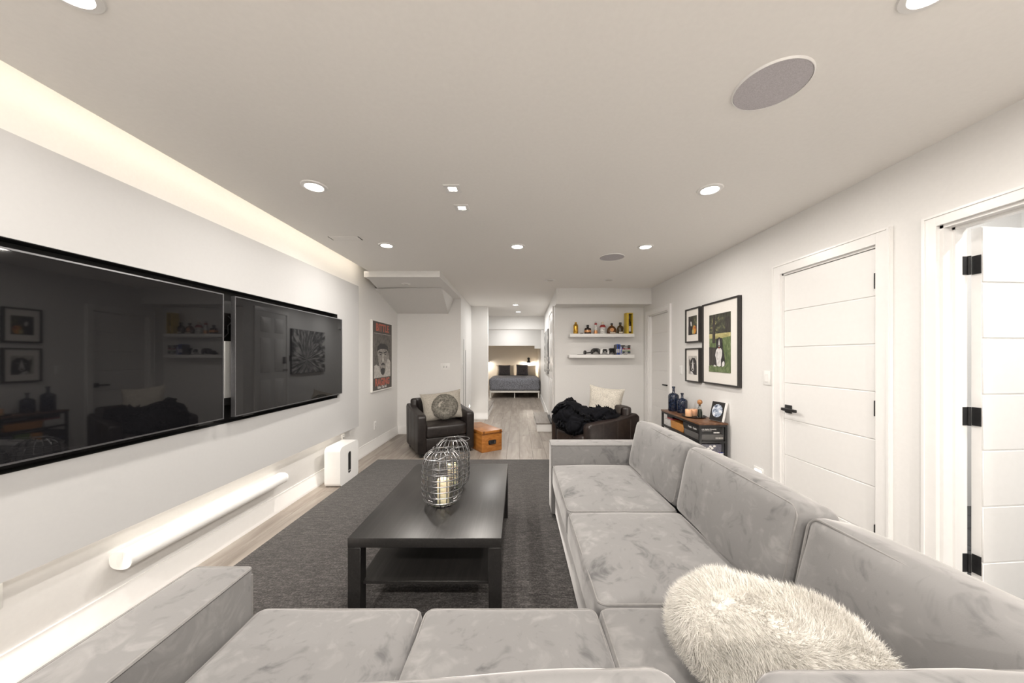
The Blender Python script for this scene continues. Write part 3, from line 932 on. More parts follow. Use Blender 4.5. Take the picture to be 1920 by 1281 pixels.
text('brand_lettering', 'SONOS', 0.013, M['ink_white'], t, (sd / 2 - 0.0024, 0.0, 0.118), (PI / 2, 0, PI / 2))

# ================================================================ FIRST OBJECTS: rug, table, sofa
rug = MB().box(-1.16, 1.17, -1.715, 1.715, 0.0005, 0.013, 0.004, 2).build('area_rug', M['rug'], None, loc=(-0.68, 2.715, 0))
tag(rug, 'large charcoal grey woven rug under the coffee table', 'rug')

# coffee table
t = thing('coffee_table', 'low black-brown rectangular coffee table with a lower shelf on the rug', 'coffee table', (-0.47, 2.29, 0.013))
a, b = 0.39, 0.59
box('table_top', M['espresso'], t, -a, a, -b, b, 0.388, 0.437, 0.0025)
for sx in (-1, 1):
    for sy in (-1, 1):
        x0, x1 = sorted((sx * a, sx * (a - 0.066))); y0, y1 = sorted((sy * b, sy * (b - 0.066)))
        box('leg', M['espresso'], t, x0 + 0.0003, x1 - 0.0003, y0 + 0.0003, y1 - 0.0003, 0, 0.388, 0.002, 1)
box('shelf', M['espresso'], t, -a + 0.034, a - 0.034, -b + 0.03, b - 0.03, 0.185, 0.20, 0.001, 1)

# sectional sofa
t = thing('sectional_sofa', 'large grey velvet L-shaped sectional sofa with piped cushions', 'sofa', (0.4, 1.2, 0.0))
so = Vector((0.4, 1.2, 0.0))
def sbox(name, x0, x1, y0, y1, z0, z1, bev=0.02, pipe=None):
    mb = MB().box(x0 - so.x, x1 - so.x, y0 - so.y, y1 - so.y, z0, z1, bev, 3)
    return mb.build(name, M['velvet'], t, 60)
sbox('base', 0.315, 1.28, 0.12, 2.815, 0.045, 0.30)
sbox('base', -0.93, 0.314, 0.12, 1.195, 0.045, 0.30)
def piping(parent, pts, r=0.0055, closed=True):
    return MB().tube(pts, r, 6, closed=closed).build('piping', M['piping'], parent)
def arm(x0, x1, y0, y1, z1):
    o = sbox('arm', x0, x1, y0, y1, 0.045, z1, 0.012)
    zc = z1 - 0.004
    lp_ = rect_loop((x1 - x0) / 2 - 0.003, (y1 - y0) / 2 - 0.003, 0.012, 3)
    cx, cy = (x0 + x1) / 2 - so.x, (y0 + y1) / 2 - so.y
    piping(o, [(cx + p[0], cy + p[1], zc) for p in lp_])
    return o
a1 = arm(0.285, 1.28, 2.815, 3.0, 0.628)
piping(a1, [(0.289 - so.x, 2.818 - so.y, 0.60), (0.289 - so.x, 2.818 - so.y, 0.06)], closed=False)
a2 = arm(-1.14, -0.935, 0.12, 1.19, 0.626)
piping(a2, [(-0.939 - so.x, 1.186 - so.y, 0.60), (-0.939 - so.x, 1.186 - so.y, 0.06)], closed=False)
sbox('back_frame', 1.13, 1.285, 0.12, 2.815, 0.30, 0.62)
sbox('back_frame', -0.93, 1.13, 0.12, 0.30, 0.30, 0.62)
for (fx, fy) in ((0.36, 2.9), (1.2, 2.9), (1.2, 0.2), (-1.05, 0.2), (-1.05, 1.1), (0.36, 1.25)):
    MB().box(fx - 0.03 - so.x, fx + 0.03 - so.x, fy - 0.03 - so.y, fy + 0.03 - so.y, 0.0135 if fx < 0.4 else 0.0, 0.046).build('foot', M['black_void'], t)

def seat(x0, x1, y0, y1, seed, puff=0.022, z0=0.30, z1=0.468):
    a_, b_, c_ = (x1 - x0) / 2, (y1 - y0) / 2, (z1 - z0) / 2
    o = soft_box(a_, b_, c_, 0.028, (0.006, 0.006, puff), 18, 0.006, seed).build('seat_cushion', M['velvet'], t, 80)
    o.location = ((x0 + x1) / 2 - so.x, (y0 + y1) / 2 - so.y, (z0 + z1) / 2)
    k = 0.028 * 0.29
    lp_ = rect_loop(a_ - k, b_ - k, 0.03, 4)
    piping(o, [(p[0], p[1], c_ - k) for p in lp_], 0.0045)
    return o
seat(0.29, 0.945, 1.962, 2.808, 1, 0.03)
seat(0.29, 0.945, 1.222, 1.956, 2, 0.03)
seat(0.292, 0.945, 0.58, 1.216, 3)
seat(-0.332, 0.286, 0.58, 1.214, 4)
seat(-0.928, -0.338, 0.58, 1.214, 5)

def back(center, half, rot, seed, puff=(0.03, 0.0, 0.012), name='back_cushion'):
    """half = (thickness/2, length/2, height/2); faces local -x"""
    a_, b_, c_ = half
    o = soft_box(a_, b_, c_, 0.035, (puff[0], 0.008, puff[2]), 18, 0.010, seed, 4.0).build(name, M['velvet'], t, 80)
    o.location = Vector(center) - so
    o.rotation_euler = rot
    k = 0.035 * 0.29
    for s in (-1, 1):
        lp_ = rect_loop(b_ - k, c_ - k, 0.04, 4)
        piping(o, [(s * (a_ - k), p[0], p[1]) for p in lp_], 0.0045)
    return o
LEAN = R(12)
back((1.045, 2.415, 0.638), (0.085, 0.395, 0.192), (0, LEAN, R(1)), 11)
back((1.045, 1.590, 0.638), (0.085, 0.405, 0.192), (0, LEAN, R(-1)), 12)
back((1.050, 0.760, 0.632), (0.085, 0.400, 0.192), (0, LEAN, R(2)), 13)
# near run: faces +y
back((0.70, 0.530, 0.640), (0.085, 0.300, 0.190), (0, R(10), -PI / 2), 14)
back((-0.02, 0.532, 0.630), (0.085, 0.300, 0.190), (R(4), R(10), -PI / 2), 15)
back((-0.63, 0.49, 0.605), (0.085, 0.295, 0.180), (0, R(14), -PI / 2), 16)

# white fur pillow in the corner
t = thing('fur_pillow', 'fluffy cream white fur pillow lying in the sofa corner', 'pillow', (0.64, 0.865, 0.475))
mb = soft_box(0.215, 0.158, 0.09, 0.085, (0.01, 0.01, 0.035), 22, 0.022, 21, 7.0)
pm = mb.build('pillow_body', M['white_fur'], t, 180)
pm.rotation_euler = (R(-38), R(14), R(-22)); pm.location = (0.005, 0.0, 0.148)
fu = fur('fur', pm.data, M['white_fur'], pm, 60000, 0.028, 0.0016, (0.15, 0.25, -0.15), 22.0, 3, 5)

# ================================================================ TABLE LANTERNS
TT = 0.451
def lantern(label, x, y, rz, tilt):
    t = thing('wire_lantern', label, 'lantern', (x, y, TT), rz, 'wire cage lanterns on the coffee table')
    prof = [(0.062, 0.006), (0.090, 0.016), (0.111, 0.042), (0.120, 0.080), (0.121, 0.15), (0.121, 0.22), (0.117, 0.262), (0.104, 0.298), (0.082, 0.322), (0.060, 0.333)]
    wr_ = 0.0031
    me = MB().tube([(r, 0, z) for r, z in prof], wr_, 6).mesh('upright_wire', M['wire'])
    for k in range(18):
        share('upright_wire', me, t, rot=(0, 0, 2 * PI * k / 18))
    def ring(r, z, w=wr_):
        MB().tube([(r * math.cos(2 * PI * k / 40), r * math.sin(2 * PI * k / 40), z) for k in range(40)], w, 6, closed=True).build('ring_wire', M['wire'], t)
    for (r, z) in ((0.113, 0.042), (0.1215, 0.078), (0.123, 0.112), (0.123, 0.146), (0.123, 0.180), (0.123, 0.214), (0.121, 0.248), (0.108, 0.296)):
        ring(r, z)
    ring(0.060, 0.334, 0.0034); ring(0.062, 0.006, 0.003)
    MB().lathe([(0, 0.004), (0.060, 0.004), (0.060, 0.0065), (0, 0.0065)], 28).build('base_disc', M['black_metal'], t)
    # swing handle lying over the shoulder, with little loops
    pts = []
    for k in range(25):
        a = PI * k / 24
        px = 0.066 * math.cos(a) * (1 + 0.55 * math.sin(a))
        py = -0.128 * math.sin(a)
        pz = 0.338 + math.sin(a) * tilt
        pts.append((px, py, pz))
    h = MB().tube(pts, 0.0026, 6)
    for s in (-1, 1):
        h.tube([(s * 0.066 + 0.007 * math.cos(2 * PI * k / 12) * 0.4, 0.007 * math.cos(2 * PI * k / 12), 0.339 + 0.007 * math.sin(2 * PI * k / 12)) for k in range(12)], 0.0022, 6, closed=True)
    h.build('handle', M['wire'], t)
lantern('round steel wire lantern on coffee table, the nearer of two', -0.468, 2.10, R(-25), -0.035)
lantern('round steel wire lantern on coffee table, the one behind', -0.462, 2.385, R(65), 0.002)
def candle(label, x, y, h):
    t = thing('pillar_candle', label, 'candle', (x, y, TT + 0.0068), 0, 'pillar candles inside the lanterns')
    MB().lathe([(0, 0), (0.036, 0), (0.037, 0.003), (0.037, h - 0.006), (0.033, h), (0.027, h - 0.004), (0.010, h - 0.010), (0, h - 0.010)], 24).build('wax', M['candle'], t)
    MB().tube([(0, 0, h - 0.012), (0.001, 0, h + 0.004), (0.003, 0, h + 0.012)], 0.0014, 6).build('wick', M['wick'], t)
candle('cream pillar candle inside the nearer wire lantern', -0.462, 2.095, 0.15)
candle('cream pillar candle inside the rear wire lantern', -0.462, 2.385, 0.15)

# ================================================================ ARMCHAIRS (local: front faces -y)
def armchair(label, loc, rz, mat):
    t = thing('leather_armchair', label, 'armchair', loc, rz, 'dark leather tub armchairs')
    W, D = 0.80, 0.80
    aw = 0.115
    side = [(-D / 2, 0.055), (D / 2 - 0.03, 0.055), (D / 2, 0.62), (D / 2 - 0.05, 0.66), (0.05, 0.615), (-D / 2 + 0.03, 0.585), (-D / 2 - 0.01, 0.555)]
    for s in (-1, 1):
        x0, x1 = sorted((s * W / 2, s * (W / 2 - aw)))
        o = MB().prism(side, x0, x1, 'x', 0.022, 3).build('arm', M[mat], t, 50)
        for yy in (-0.19, 0.03, 0.24):
            zt = 0.60 + 0.03 * (yy + 0.3)
            MB().tube([(s * (W / 2 + 0.0005), yy - 0.005, 0.07), (s * (W / 2 + 0.0005), yy, zt - 0.02)], 0.0028, 6).build('seam', M['leather_seam'], o)
    # curved back
    bk = []
    for k in range(13):
        a = PI * k / 12
        bk.append((0.385 * math.cos(a) * 0.95, D / 2 - 0.16 + 0.15 * math.sin(a) ** 0.7))
    inn = []
    for k in range(13):
        a = PI * (12 - k) / 12
        inn.append((0.275 * math.cos(a), D / 2 - 0.20 + 0.075 * math.sin(a)))
    mb = MB().prism(bk + inn, 0.075, 0.735, 'z', 0.03, 3)
    mb.build('backrest', M[mat], t, 50)
    o = soft_box(W / 2 - aw + 0.004, 0.30, 0.085, 0.035, (0.0, 0.012, 0.018), 14, 0.006, 3).build('seat_cushion', M[mat], t, 80)
    o.location = (0, -0.105, 0.345)
    MB().tube([(0, -0.405, 0.29), (0, -0.420, 0.345), (0, -0.400, 0.42), (0, -0.2, 0.447), (0, 0.1, 0.445)], 0.0026, 6).build('seam', M['leather_seam'], o).location = (0, 0.105, -0.345)
    MB().box(-W / 2 + aw - 0.002, W / 2 - aw + 0.002, -D / 2 + 0.015, 0.2, 0.06, 0.262, 0.016, 3).build('front_panel', M[mat], t, 50)
    for sx in (-1, 1):
        for sy in (-1, 1):
            cx, cy = sx * (W / 2 - 0.06), sy * (D / 2 - 0.07)
            MB().prism([(cx - 0.022, cy - 0.022), (cx + 0.022, cy - 0.022), (cx + 0.022, cy + 0.022), (cx - 0.022, cy + 0.022)], 0.0, 0.06, 'z', 0.004, 1).build('foot', M['black_void'], t)
    return t
A1 = R(29)
armchair('black-brown leather armchair at left wall holding the round fur pillow', (-1.165, 5.00, 0), A1, 'leather')
A2 = R(-63)
armchair('dark brown leather armchair under the wall shelves, draped with the black throw', (1.00, 4.38, 0), A2, 'leather_brown')

# pillow with a fur roundel on the left armchair
t = thing('roundel_pillow', 'stone grey pillow with a round fur patch on the left armchair', 'pillow', (-1.09, 4.89, 0.445), A1 + R(-12))
pm = pillow_mb(0.60, 0.43, 0.17, 26, 0.10, 0.010, 4).build('cover', M['stone_fabric'], t, 180)
pm.rotation_euler = (R(-20), R(-6), 0); pm.location = (0, 0.06, 0.20)
rd = MB()
nr_, na = 8, 36
vs = []; fs_ = []
for i in range(nr_ + 1):
    q = i / nr_
    r = 0.018 + 0.168 * q
    for k in range(na):
        a = 2 * PI * k / na
        hgt = 0.030 * math.sin(PI * min(1, max(0, (q - 0.38) / 0.62))) ** 0.6 if q > 0.38 else 0.010 * (1 - q)
        hgt += 0.004 * noise.noise(Vector((r * math.cos(a) * 40, r * math.sin(a) * 40, 3)))
        th = 0.083 * (1 - (r / 0.36) ** 2)
        vs.append((0.03 + r * math.cos(a) * 1.05, -th - hgt, -0.03 + r * math.sin(a)))
for i in range(nr_):
    for k in range(na):
        l = (k + 1) % na
        fs_.append((i * na + k, i * na + l, (i + 1) * na + l, (i + 1) * na + k))
fs_.append(tuple(range(na)))
rd.add(vs, fs_)
ro = rd.build('fur_roundel', M['grey_fur'], pm, 180)
fur('fur', ro.data, M['grey_fur'], pm, 5000, 0.014, 0.0022, (0, -0.3, -0.2), 40.0, 2, 8)

# beige pillow and black throw on the right armchair
t = thing('crackle_pillow', 'beige textured pillow standing up against the right armchair back', 'pillow', (1.15, 4.50, 0.43), R(-20))
pm = pillow_mb(0.47, 0.47, 0.16, 26, 0.11, 0.014, 9).build('cover', M['beige_fabric'], t, 180)
pm.rotation_euler = (R(-12), R(6), 0); pm.location = (0.02, 0.04, 0.30)

t = thing('plush_throw', 'bundled black plush throw blanket heaped over the right armchair', 'throw blanket', (0.93, 4.28, 0.44))
bm = bmesh.new()
for (cx, cy, cz, rx, ry, rz_) in ((-0.26, 0.02, 0.17, 0.22, 0.22, 0.20), (-0.10, -0.05, 0.12, 0.22, 0.22, 0.18), (0.12, -0.06, 0.17, 0.24, 0.17, 0.13), (0.27, -0.05, 0.13, 0.14, 0.13, 0.10), (-0.20, -0.12, 0.05, 0.16, 0.14, 0.12), (0.0, 0.05, 0.06, 0.25, 0.2, 0.10)):
    r_ = bmesh.ops.create_icosphere(bm, subdivisions=4, radius=1.0)
    for v in r_['verts']:
        v.co = Vector((v.co.x * rx + cx, v.co.y * ry + cy, v.co.z * rz_ + cz))
me = bpy.data.meshes.new('throw_lumps'); bm.to_mesh(me); bm.free()
tmp = bpy.data.objects.new('throw_lumps', me); C.objects.link(tmp)
md = tmp.modifiers.new('remesh', 'REMESH'); md.mode = 'VOXEL'; md.voxel_size = 0.014
sm = tmp.modifiers.new('smooth', 'SMOOTH'); sm.factor = 0.6; sm.iterations = 6
bpy.context.view_layer.update()
me2 = bpy.data.meshes.new_from_object(tmp.evaluated_get(bpy.context.evaluated_depsgraph_get()))
bpy.data.objects.remove(tmp)
me2.name = 'plush_body'
for v in me2.vertices:
    p = v.co
    f = noise.noise(p * 5.0) * 0.030 - max(0.0, 0.16 - abs(noise.noise(p * 4.2 + Vector((3, 1, 7))))) * 0.28 - max(0.0, 0.12 - abs(noise.noise(p * 8.0 + Vector((9, 4, 2))))) * 0.12
    v.co = p + v.normal * f
me2.materials.clear(); me2.materials.append(M['black_fur'])
me2.polygons.foreach_set('use_smooth', [True] * len(me2.polygons))
o = bpy.data.objects.new('plush_body', me2); C.objects.link(o); o.parent = t
fur('fur', me2, M['black_fur'], o, 12000, 0.012, 0.002, (0, -0.2, -0.4), 30.0, 2, 9)

# ================================================================ WOODEN CHEST
t = thing('wooden_chest', 'small orange-brown wooden chest with black handle on floor beside left armchair', 'chest', (-0.555, 5.13, 0), R(34))
w, l, h = 0.33, 0.68, 0.30
box('body', M['chest'], t, -w / 2, w / 2, -l / 2, l / 2, 0.0, h - 0.045, 0.003)
lid = box('lid', M['chest'], t, -w / 2 - 0.004, w / 2 + 0.004, -l / 2 - 0.004, l / 2 + 0.004, h - 0.042, h, 0.004)
MB().box(-w / 2 - 0.006, w / 2 + 0.006, -l / 2 - 0.007, -l / 2 - 0.004, h - 0.044, h - 0.030).build('edge_strip', M['chest_edge'], lid)
for s in (-1, 1):
    MB().box(s * (w / 2 - 0.03) - 0.012, s * (w / 2 - 0.03) + 0.012, -l / 2 - 0.008, -l / 2 - 0.003, h - 0.05, h + 0.002, 0.001, 1).build('corner_iron', M['chest_edge'], lid)
hd = MB().box(-0.060, 0.060, -l / 2 - 0.005, -l / 2, 0.105, 0.165, 0.012, 2)
hd.build('handle_plate', M['black_metal'], t)
hd = MB().tube([(-0.042, -l / 2 - 0.004, 0.15), (-0.040, -l / 2 - 0.016, 0.122), (-0.02, -l / 2 - 0.018, 0.116), (0.02, -l / 2 - 0.018, 0.116), (0.040, -l / 2 - 0.016, 0.122), (0.042, -l / 2 - 0.004, 0.15)], 0.006, 8)
hd.build('handle', M['frame_black'], t)
MB().box(w / 2 + 0.002, w / 2 + 0.008, 0.10, 0.16, h - 0.07, h - 0.02, 0.001, 1).build('hinge', M['black_metal'], t)

# ================================================================ SHELF UNIT BY THE RIGHT WALL
SX, SY, SHT = 1.965, 3.81, 0.70
t = thing('shelf_unit', 'narrow black metal shelf unit with brown wood top against right wall', 'shelf', (SX, SY, 0))
hx, hy = 0.145, 0.45
box('top_board', M['rustic'], t, -hx, hx, -hy, hy, SHT - 0.018, SHT, 0.002)
for sx in (-1, 1):
    for sy in (-1, 1):
        x0, x1 = sorted((sx * (hx - 0.005), sx * (hx - 0.027))); y0, y1 = sorted((sy * (hy - 0.005), sy * (hy - 0.027)))
        box('post', M['black_metal'], t, x0, x1, y0, y1, 0, SHT - 0.018, 0.001, 1)
SHELF_Z = (0.52, 0.345, 0.17)
for z in SHELF_Z + (SHT - 0.0195,):
    fr = MB()
    zz0, zz1 = z - 0.020, z - 0.0005
    fr.box(-hx + 0.005, -hx + 0.027, -hy + 0.027, hy - 0.027, zz0, zz1).box(hx - 0.027, hx - 0.005, -hy + 0.027, hy - 0.027, zz0, zz1)
    fr.box(-hx + 0.027, hx - 0.027, -hy + 0.005, -hy + 0.027, zz0, zz1).box(-hx + 0.027, hx - 0.027, hy - 0.027, hy - 0.005, zz0, zz1)
    fr.build('shelf_frame', M['black_metal'], t)
for z in SHELF_Z:
    box('mesh_shelf', M['black_metal'], t, -hx + 0.027, hx - 0.027, -hy + 0.027, hy - 0.027, z - 0.006, z)

def gbox(name, label, cat, x0, x1, y0, y1, z0, h, mat, lid=None, rz=0.0):
    cx, cy = (x0 + x1) / 2, (y0 + y1) / 2
    t_ = thing(name, label, cat, (cx, cy, z0), rz, 'things kept in the shelf unit')
    a_, b_ = (x1 - x0) / 2, (y1 - y0) / 2
    box('base', M[mat], t_, -a_ + 0.002, a_ - 0.002, -b_ + 0.002, b_ - 0.002, 0, h * 0.35, 0.001, 1)
    box('lid', M[lid or mat], t_, -a_, a_, -b_, b_, h * 0.28, h, 0.0015, 1)
    return t_
z1s = SHELF_Z[0] + 0.0005
g = gbox('game_box', 'plain grey game box under the black one on the upper shelf', 'box', 1.835, 2.085, 3.39, 3.70, z1s, 0.062, 'grey_box')
for k in range(5):
    flat('print_mark', [(0.040 + k * 0.016, 0.016), (0.052 + k * 0.016, 0.016), (0.052 + k * 0.016, 0.034), (0.040 + k * 0.016, 0.034)], -0.1558, M['poster_light'], g)
g = gbox('game_box', 'black game box with white title lettering on the upper shelf', 'box', 1.835, 2.055, 3.39, 3.72, z1s + 0.0635, 0.070, 'black_box')
text('title', 'Cards Against Humanity', 0.0165, M['ink_white'], g, (-0.10, -0.1656, 0.050), align='LEFT', bold=0.0005)
text('subtitle', 'A party game for horrible people.', 0.0085, M['ink_white'], g, (-0.10, -0.1656, 0.036), align='LEFT')
for k in range(4):
    flat('badge', [(0.035 + k * 0.0155, 0.010), (0.048 + k * 0.0155, 0.010), (0.048 + k * 0.0155, 0.022), (0.035 + k * 0.0155, 0.022)], -0.1657, M['ink_white'], g)
for (zz, yy) in ((0.04, -0.08), (0.04, 0.02)):
    text('side_lettering', 'Cards', 0.03, M['ink_white'], g, (-0.1107, yy, zz), (PI / 2, 0, -PI / 2))
# wooden tray
t = thing('wooden_tray', 'long honey-coloured wooden tray tilted on the upper shelf', 'tray', (1.945, 3.885, z1s), 0, 'things kept in the shelf unit')
a_, b_, hh_ = 0.085, 0.145, 0.085
box('tray_floor', M['honey'], t, -a_, a_, -b_, b_, 0, 0.012, 0.001, 1)
for s in (-1, 1):
    x0, x1 = sorted((s * a_, s * (a_ + 0.014)))
    MB().prism([(-b_ - 0.0, 0.0), (b_ + 0.0, 0.0), (b_ + 0.02, hh_), (-b_ - 0.02, hh_)], x0, x1, 'x', 0.002, 1).build('long_side', M['honey'], t)
    y0, y1 = sorted((s * b_, s * (b_ + 0.012)))
    MB().box(-a_, a_, y0, y1, 0, hh_, 0.002, 1).build('short_side', M['honey'], t)
gbox('game_box', 'white and grey box at far end of the upper shelf', 'box', 1.845, 2.06, 4.06, 4.23, z1s, 0.075, 'white_box', rz=0)
gbox('game_box', 'dark red box on top of the white one at far end of upper shelf', 'box', 1.88, 2.07, 4.07, 4.22, z1s + 0.0758, 0.06, 'red_box', 'black_box')
z2s = SHELF_Z[1] + 0.0005
g = gbox('game_box', 'colourful blue and white box at near end of the middle shelf', 'box', 1.84, 2.08, 3.39, 3.66, z2s, 0.052, 'white_box', 'blue_box')
flat('picture_panel', [(-0.02, 0.004), (0.06, 0.004), (0.06, 0.046), (-0.02, 0.046)], -0.1358, M['ink_black'], g)
flat('print_mark', [(-0.012, 0.026), (0.050, 0.026), (0.050, 0.038), (-0.012, 0.038)], -0.1365, M['ink_white'], g)
flat('red_band', [(0.06, 0.018), (0.085, 0.018), (0.085, 0.050), (0.06, 0.050)], -0.1358, M['red_box'], g)
flat('white_band', [(0.085, 0.004), (0.119, 0.004), (0.119, 0.048), (0.085, 0.048)], -0.1358, M['white_box'], g)
g = gbox('game_box', 'slate blue game box with pale hexagon print on the middle shelf', 'box', 1.835, 2.06, 3.39, 3.70, z2s + 0.0525, 0.086, 'slate_box')
for (cx, cz) in ((0.0, 0.062), (0.04, 0.066), (-0.02, 0.042), (0.018, 0.046), (0.0, 0.024)):
    flat('hexagon_print', ell(cx, cz, 0.015, 0.012, 6), -0.1558, M['ink_white'], g)
for k in range(4):
    flat('print_mark', [(-0.092 + (k % 2) * 0.022, 0.035 + (k // 2) * 0.022), (-0.076 + (k % 2) * 0.022, 0.035 + (k // 2) * 0.022), (-0.076 + (k % 2) * 0.022, 0.050 + (k // 2) * 0.022), (-0.092 + (k % 2) * 0.022, 0.050 + (k // 2) * 0.022)], -0.1558, M['grey_box'], g)
gbox('game_box', 'purple grey box behind the hexagon box on the middle shelf', 'box', 1.85, 2.07, 3.72, 3.80, z2s, 0.125, 'navy_box', 'slate_box')
gbox('game_box', 'green and cream box in the centre of the middle shelf', 'box', 1.84, 2.06, 3.81, 3.93, z2s, 0.13, 'white_box', 'green_box')
gbox('game_box', 'bright orange box on the middle shelf below the wooden tray', 'box', 1.838, 2.06, 3.94, 4.03, z2s, 0.12, 'orange_box')
gbox('game_box', 'dark navy box at far end of the middle shelf', 'box', 1.838, 2.06, 4.04, 4.23, z2s, 0.11, 'navy_box', 'black_box')

# on top of the unit
ZT = SHT + 0.0005
def navy_bottle(label, x, y, h, r):
    t_ = thing('blue_bottle', label, 'bottle', (x, y, ZT), 0, 'navy glass bottles')
    MB().lathe([(0, 0), (r * 0.92, 0), (r, 0.008), (r, h * 0.58), (r * 0.96, h * 0.64), (r * 0.72, h * 0.70), (r * 0.30, h * 0.735), (r * 0.24, h * 0.76), (r * 0.22, h * 0.93)], 28).build('glass_body', M['blue_glass'], t_)
    MB().lathe([(r * 0.22, h * 0.93), (r * 0.31, h * 0.935), (r * 0.31, h), (r * 0.18, h), (r * 0.16, h * 0.95)], 20).build('neck_ring', M['blue_glass'], t_)
    for k in range(5):
        z_ = h * (0.12 + 0.10 * k)
        MB().tube([(r * 1.0 * math.cos(2 * PI * i / 28), r * 1.0 * math.sin(2 * PI * i / 28), z_) for i in range(28)], 0.0012, 5, closed=True).build('moulded_ridge', M['blue_glass'], t_)
navy_bottle('taller navy glass bottle on shelf unit, at its far end', 1.925, 4.14, 0.30, 0.062)
navy_bottle('shorter navy glass bottle on shelf unit in front of the taller one', 1.955, 3.985, 0.235, 0.058)
t = thing('serving_tray', 'round dark tray on top of shelf unit holding candles', 'tray', (1.955, 3.72, ZT))
MB().lathe([(0, 0), (0.105, 0), (0.122, 0.010), (0.125, 0.014), (0.120, 0.013), (0.103, 0.006), (0, 0.005)], 32).build('dish', M['ink_black'], t)
def wax(label, x, y, h):
    t_ = thing('block_candle', label, 'candle', (x, y, ZT + 0.0056), R(10), 'peach candles on the tray')
    MB().lathe([(0, 0), (0.034, 0), (0.036, 0.003), (0.036, h - 0.004), (0.033, h), (0, h - 0.004)], 20).build('wax', M['peach'], t_)
    MB().tube([(0, 0, h - 0.005), (0.001, 0, h + 0.008)], 0.0012, 5).build('wick', M['wick'], t_)
wax('peach candle on round tray, nearer the picture front edge', 1.900, 3.725, 0.078)
wax('peach candle on round tray, nearer the wall', 1.985, 3.775, 0.072)
t = thing('glass_decanter', 'small clear glass decanter with cork ball stopper on round tray', 'decanter', (1.990, 3.665, ZT + 0.0056))
MB().lathe([(0, 0), (0.026, 0), (0.030, 0.004), (0.030, 0.06), (0.020, 0.10), (0.012, 0.118), (0.012, 0.138), (0.0105, 0.138), (0.0105, 0.118), (0.018, 0.098), (0.027, 0.06), (0.027, 0.006), (0, 0.006)], 24).build('glass', M['clear_glass'], t)
MB().lathe([(0, 0.0072), (0.024, 0.0072), (0.024, 0.058), (0.018, 0.088), (0, 0.088)], 20).build('green_filling', M['green'], t)
MB().lathe([(0, 0.120), (0.009, 0.120), (0.0095, 0.138), (0.012, 0.142), (0.022, 0.150), (0.027, 0.166), (0.022, 0.183), (0.010, 0.191), (0, 0.192)], 20).build('cork_stopper', M['cork'], t)
# moon picture leaning on the wall
t = thing('moon_picture', 'small canvas of a pale moon on black, leaning on the shelf unit', 'picture', (2.035, 3.455, ZT + 0.0078), -PI / 2 + R(12))
t.rotation_euler = (0, 0, -PI / 2 + R(14))
pa = bpy.data.objects.new('canvas', MB().box(-0.082, 0.082, 0.0, 0.030, 0.0, 0.20, 0.002, 1).mesh('canvas', M['white_plastic']))
C.objects.link(pa); pa.parent = t; pa.rotation_euler = (R(-14), 0, 0)
flat('black_ground', [(-0.080, 0.002), (0.080, 0.002), (0.080, 0.198), (-0.080, 0.198)], -0.0008, M['ink_black'], pa)
def moon_mat():
    m, nt, b = new_mat('moon_print')
    setp(b, None, 0.5)
    f = noise_node(nt, coords(nt), 26, 6, 0.7, 0.8)
    nt.links.new(ramp(nt, f, [(0.38, (0.03, 0.045, 0.085)), (0.5, (0.33, 0.40, 0.52)), (0.62, (0.82, 0.84, 0.86))]), b.inputs['Base Color'])
    return m
flat('moon_disc', ell(0, 0.105, 0.064, 0.068, 36), -0.0016, moon_mat(), pa)

# ================================================================ WALL SHELVES AND WHAT STANDS ON THEM
def floating_shelf(label, x0, x1, zc):
    t = thing('floating_shelf', label, 'shelf', ((x0 + x1) / 2, 5.7, zc), 0, 'white floating shelves')
    hw = (x1 - x0) / 2
    box('board', M['trim'], t, -hw, hw, -0.235, 0, -0.026, 0.026, 0.002)
    return t
floating_shelf('upper white floating shelf with the row of bottles', 0.862, 1.905, 1.715)
floating_shelf('lower white floating shelf with the game controllers', 0.850, 1.905, 1.372)
ZS = 1.715 + 0.0265
YS = 5.56
def px(x, y=YS):      # metres along the shelf from a sideways measure
    return (x - 970.0) / 630.0 * y
def bottle(label, xp, prof, mat, extra=(), sx=1.0, sy=1.0):
    t = thing('liquor_bottle', label, 'bottle', (px(xp), YS, ZS), 0, 'bottles on the upper wall shelf')
    MB().lathe(prof, 24, None, sx, sy).build('bottle_body', M[mat], t)
    for (nm, pr_, m2, ex, ey) in extra:
        MB().lathe(pr_, 20, None, ex, ey).build(nm, M[m2], t)
    return t
bottle('tall gold bottle at left end of the upper wall shelf', 1079.5,
       [(0, 0), (0.036, 0), (0.040, 0.006), (0.040, 0.13), (0.034, 0.152), (0.018, 0.168), (0.015, 0.176)], 'gold',
       [('cap', [(0.0, 0.172), (0.019, 0.172), (0.019, 0.186), (0.015, 0.196), (0, 0.197)], 'gold', 1, 1)])
bottle('short dark square-shouldered bottle with copper label, second on the shelf', 1102,
       [(0, 0), (0.052, 0), (0.056, 0.006), (0.056, 0.080), (0.048, 0.096), (0.020, 0.104), (0.016, 0.112)], 'dark_glass',
       [('cap', [(0, 0.110), (0.020, 0.110), (0.021, 0.142), (0.018, 0.148), (0, 0.148)], 'ink_black', 1, 1),
        ('label_disc', [(0.0545, 0.025), (0.0572, 0.026), (0.0572, 0.062), (0.0545, 0.063)], 'copper_label', 1, 1)], 1.0, 0.75)
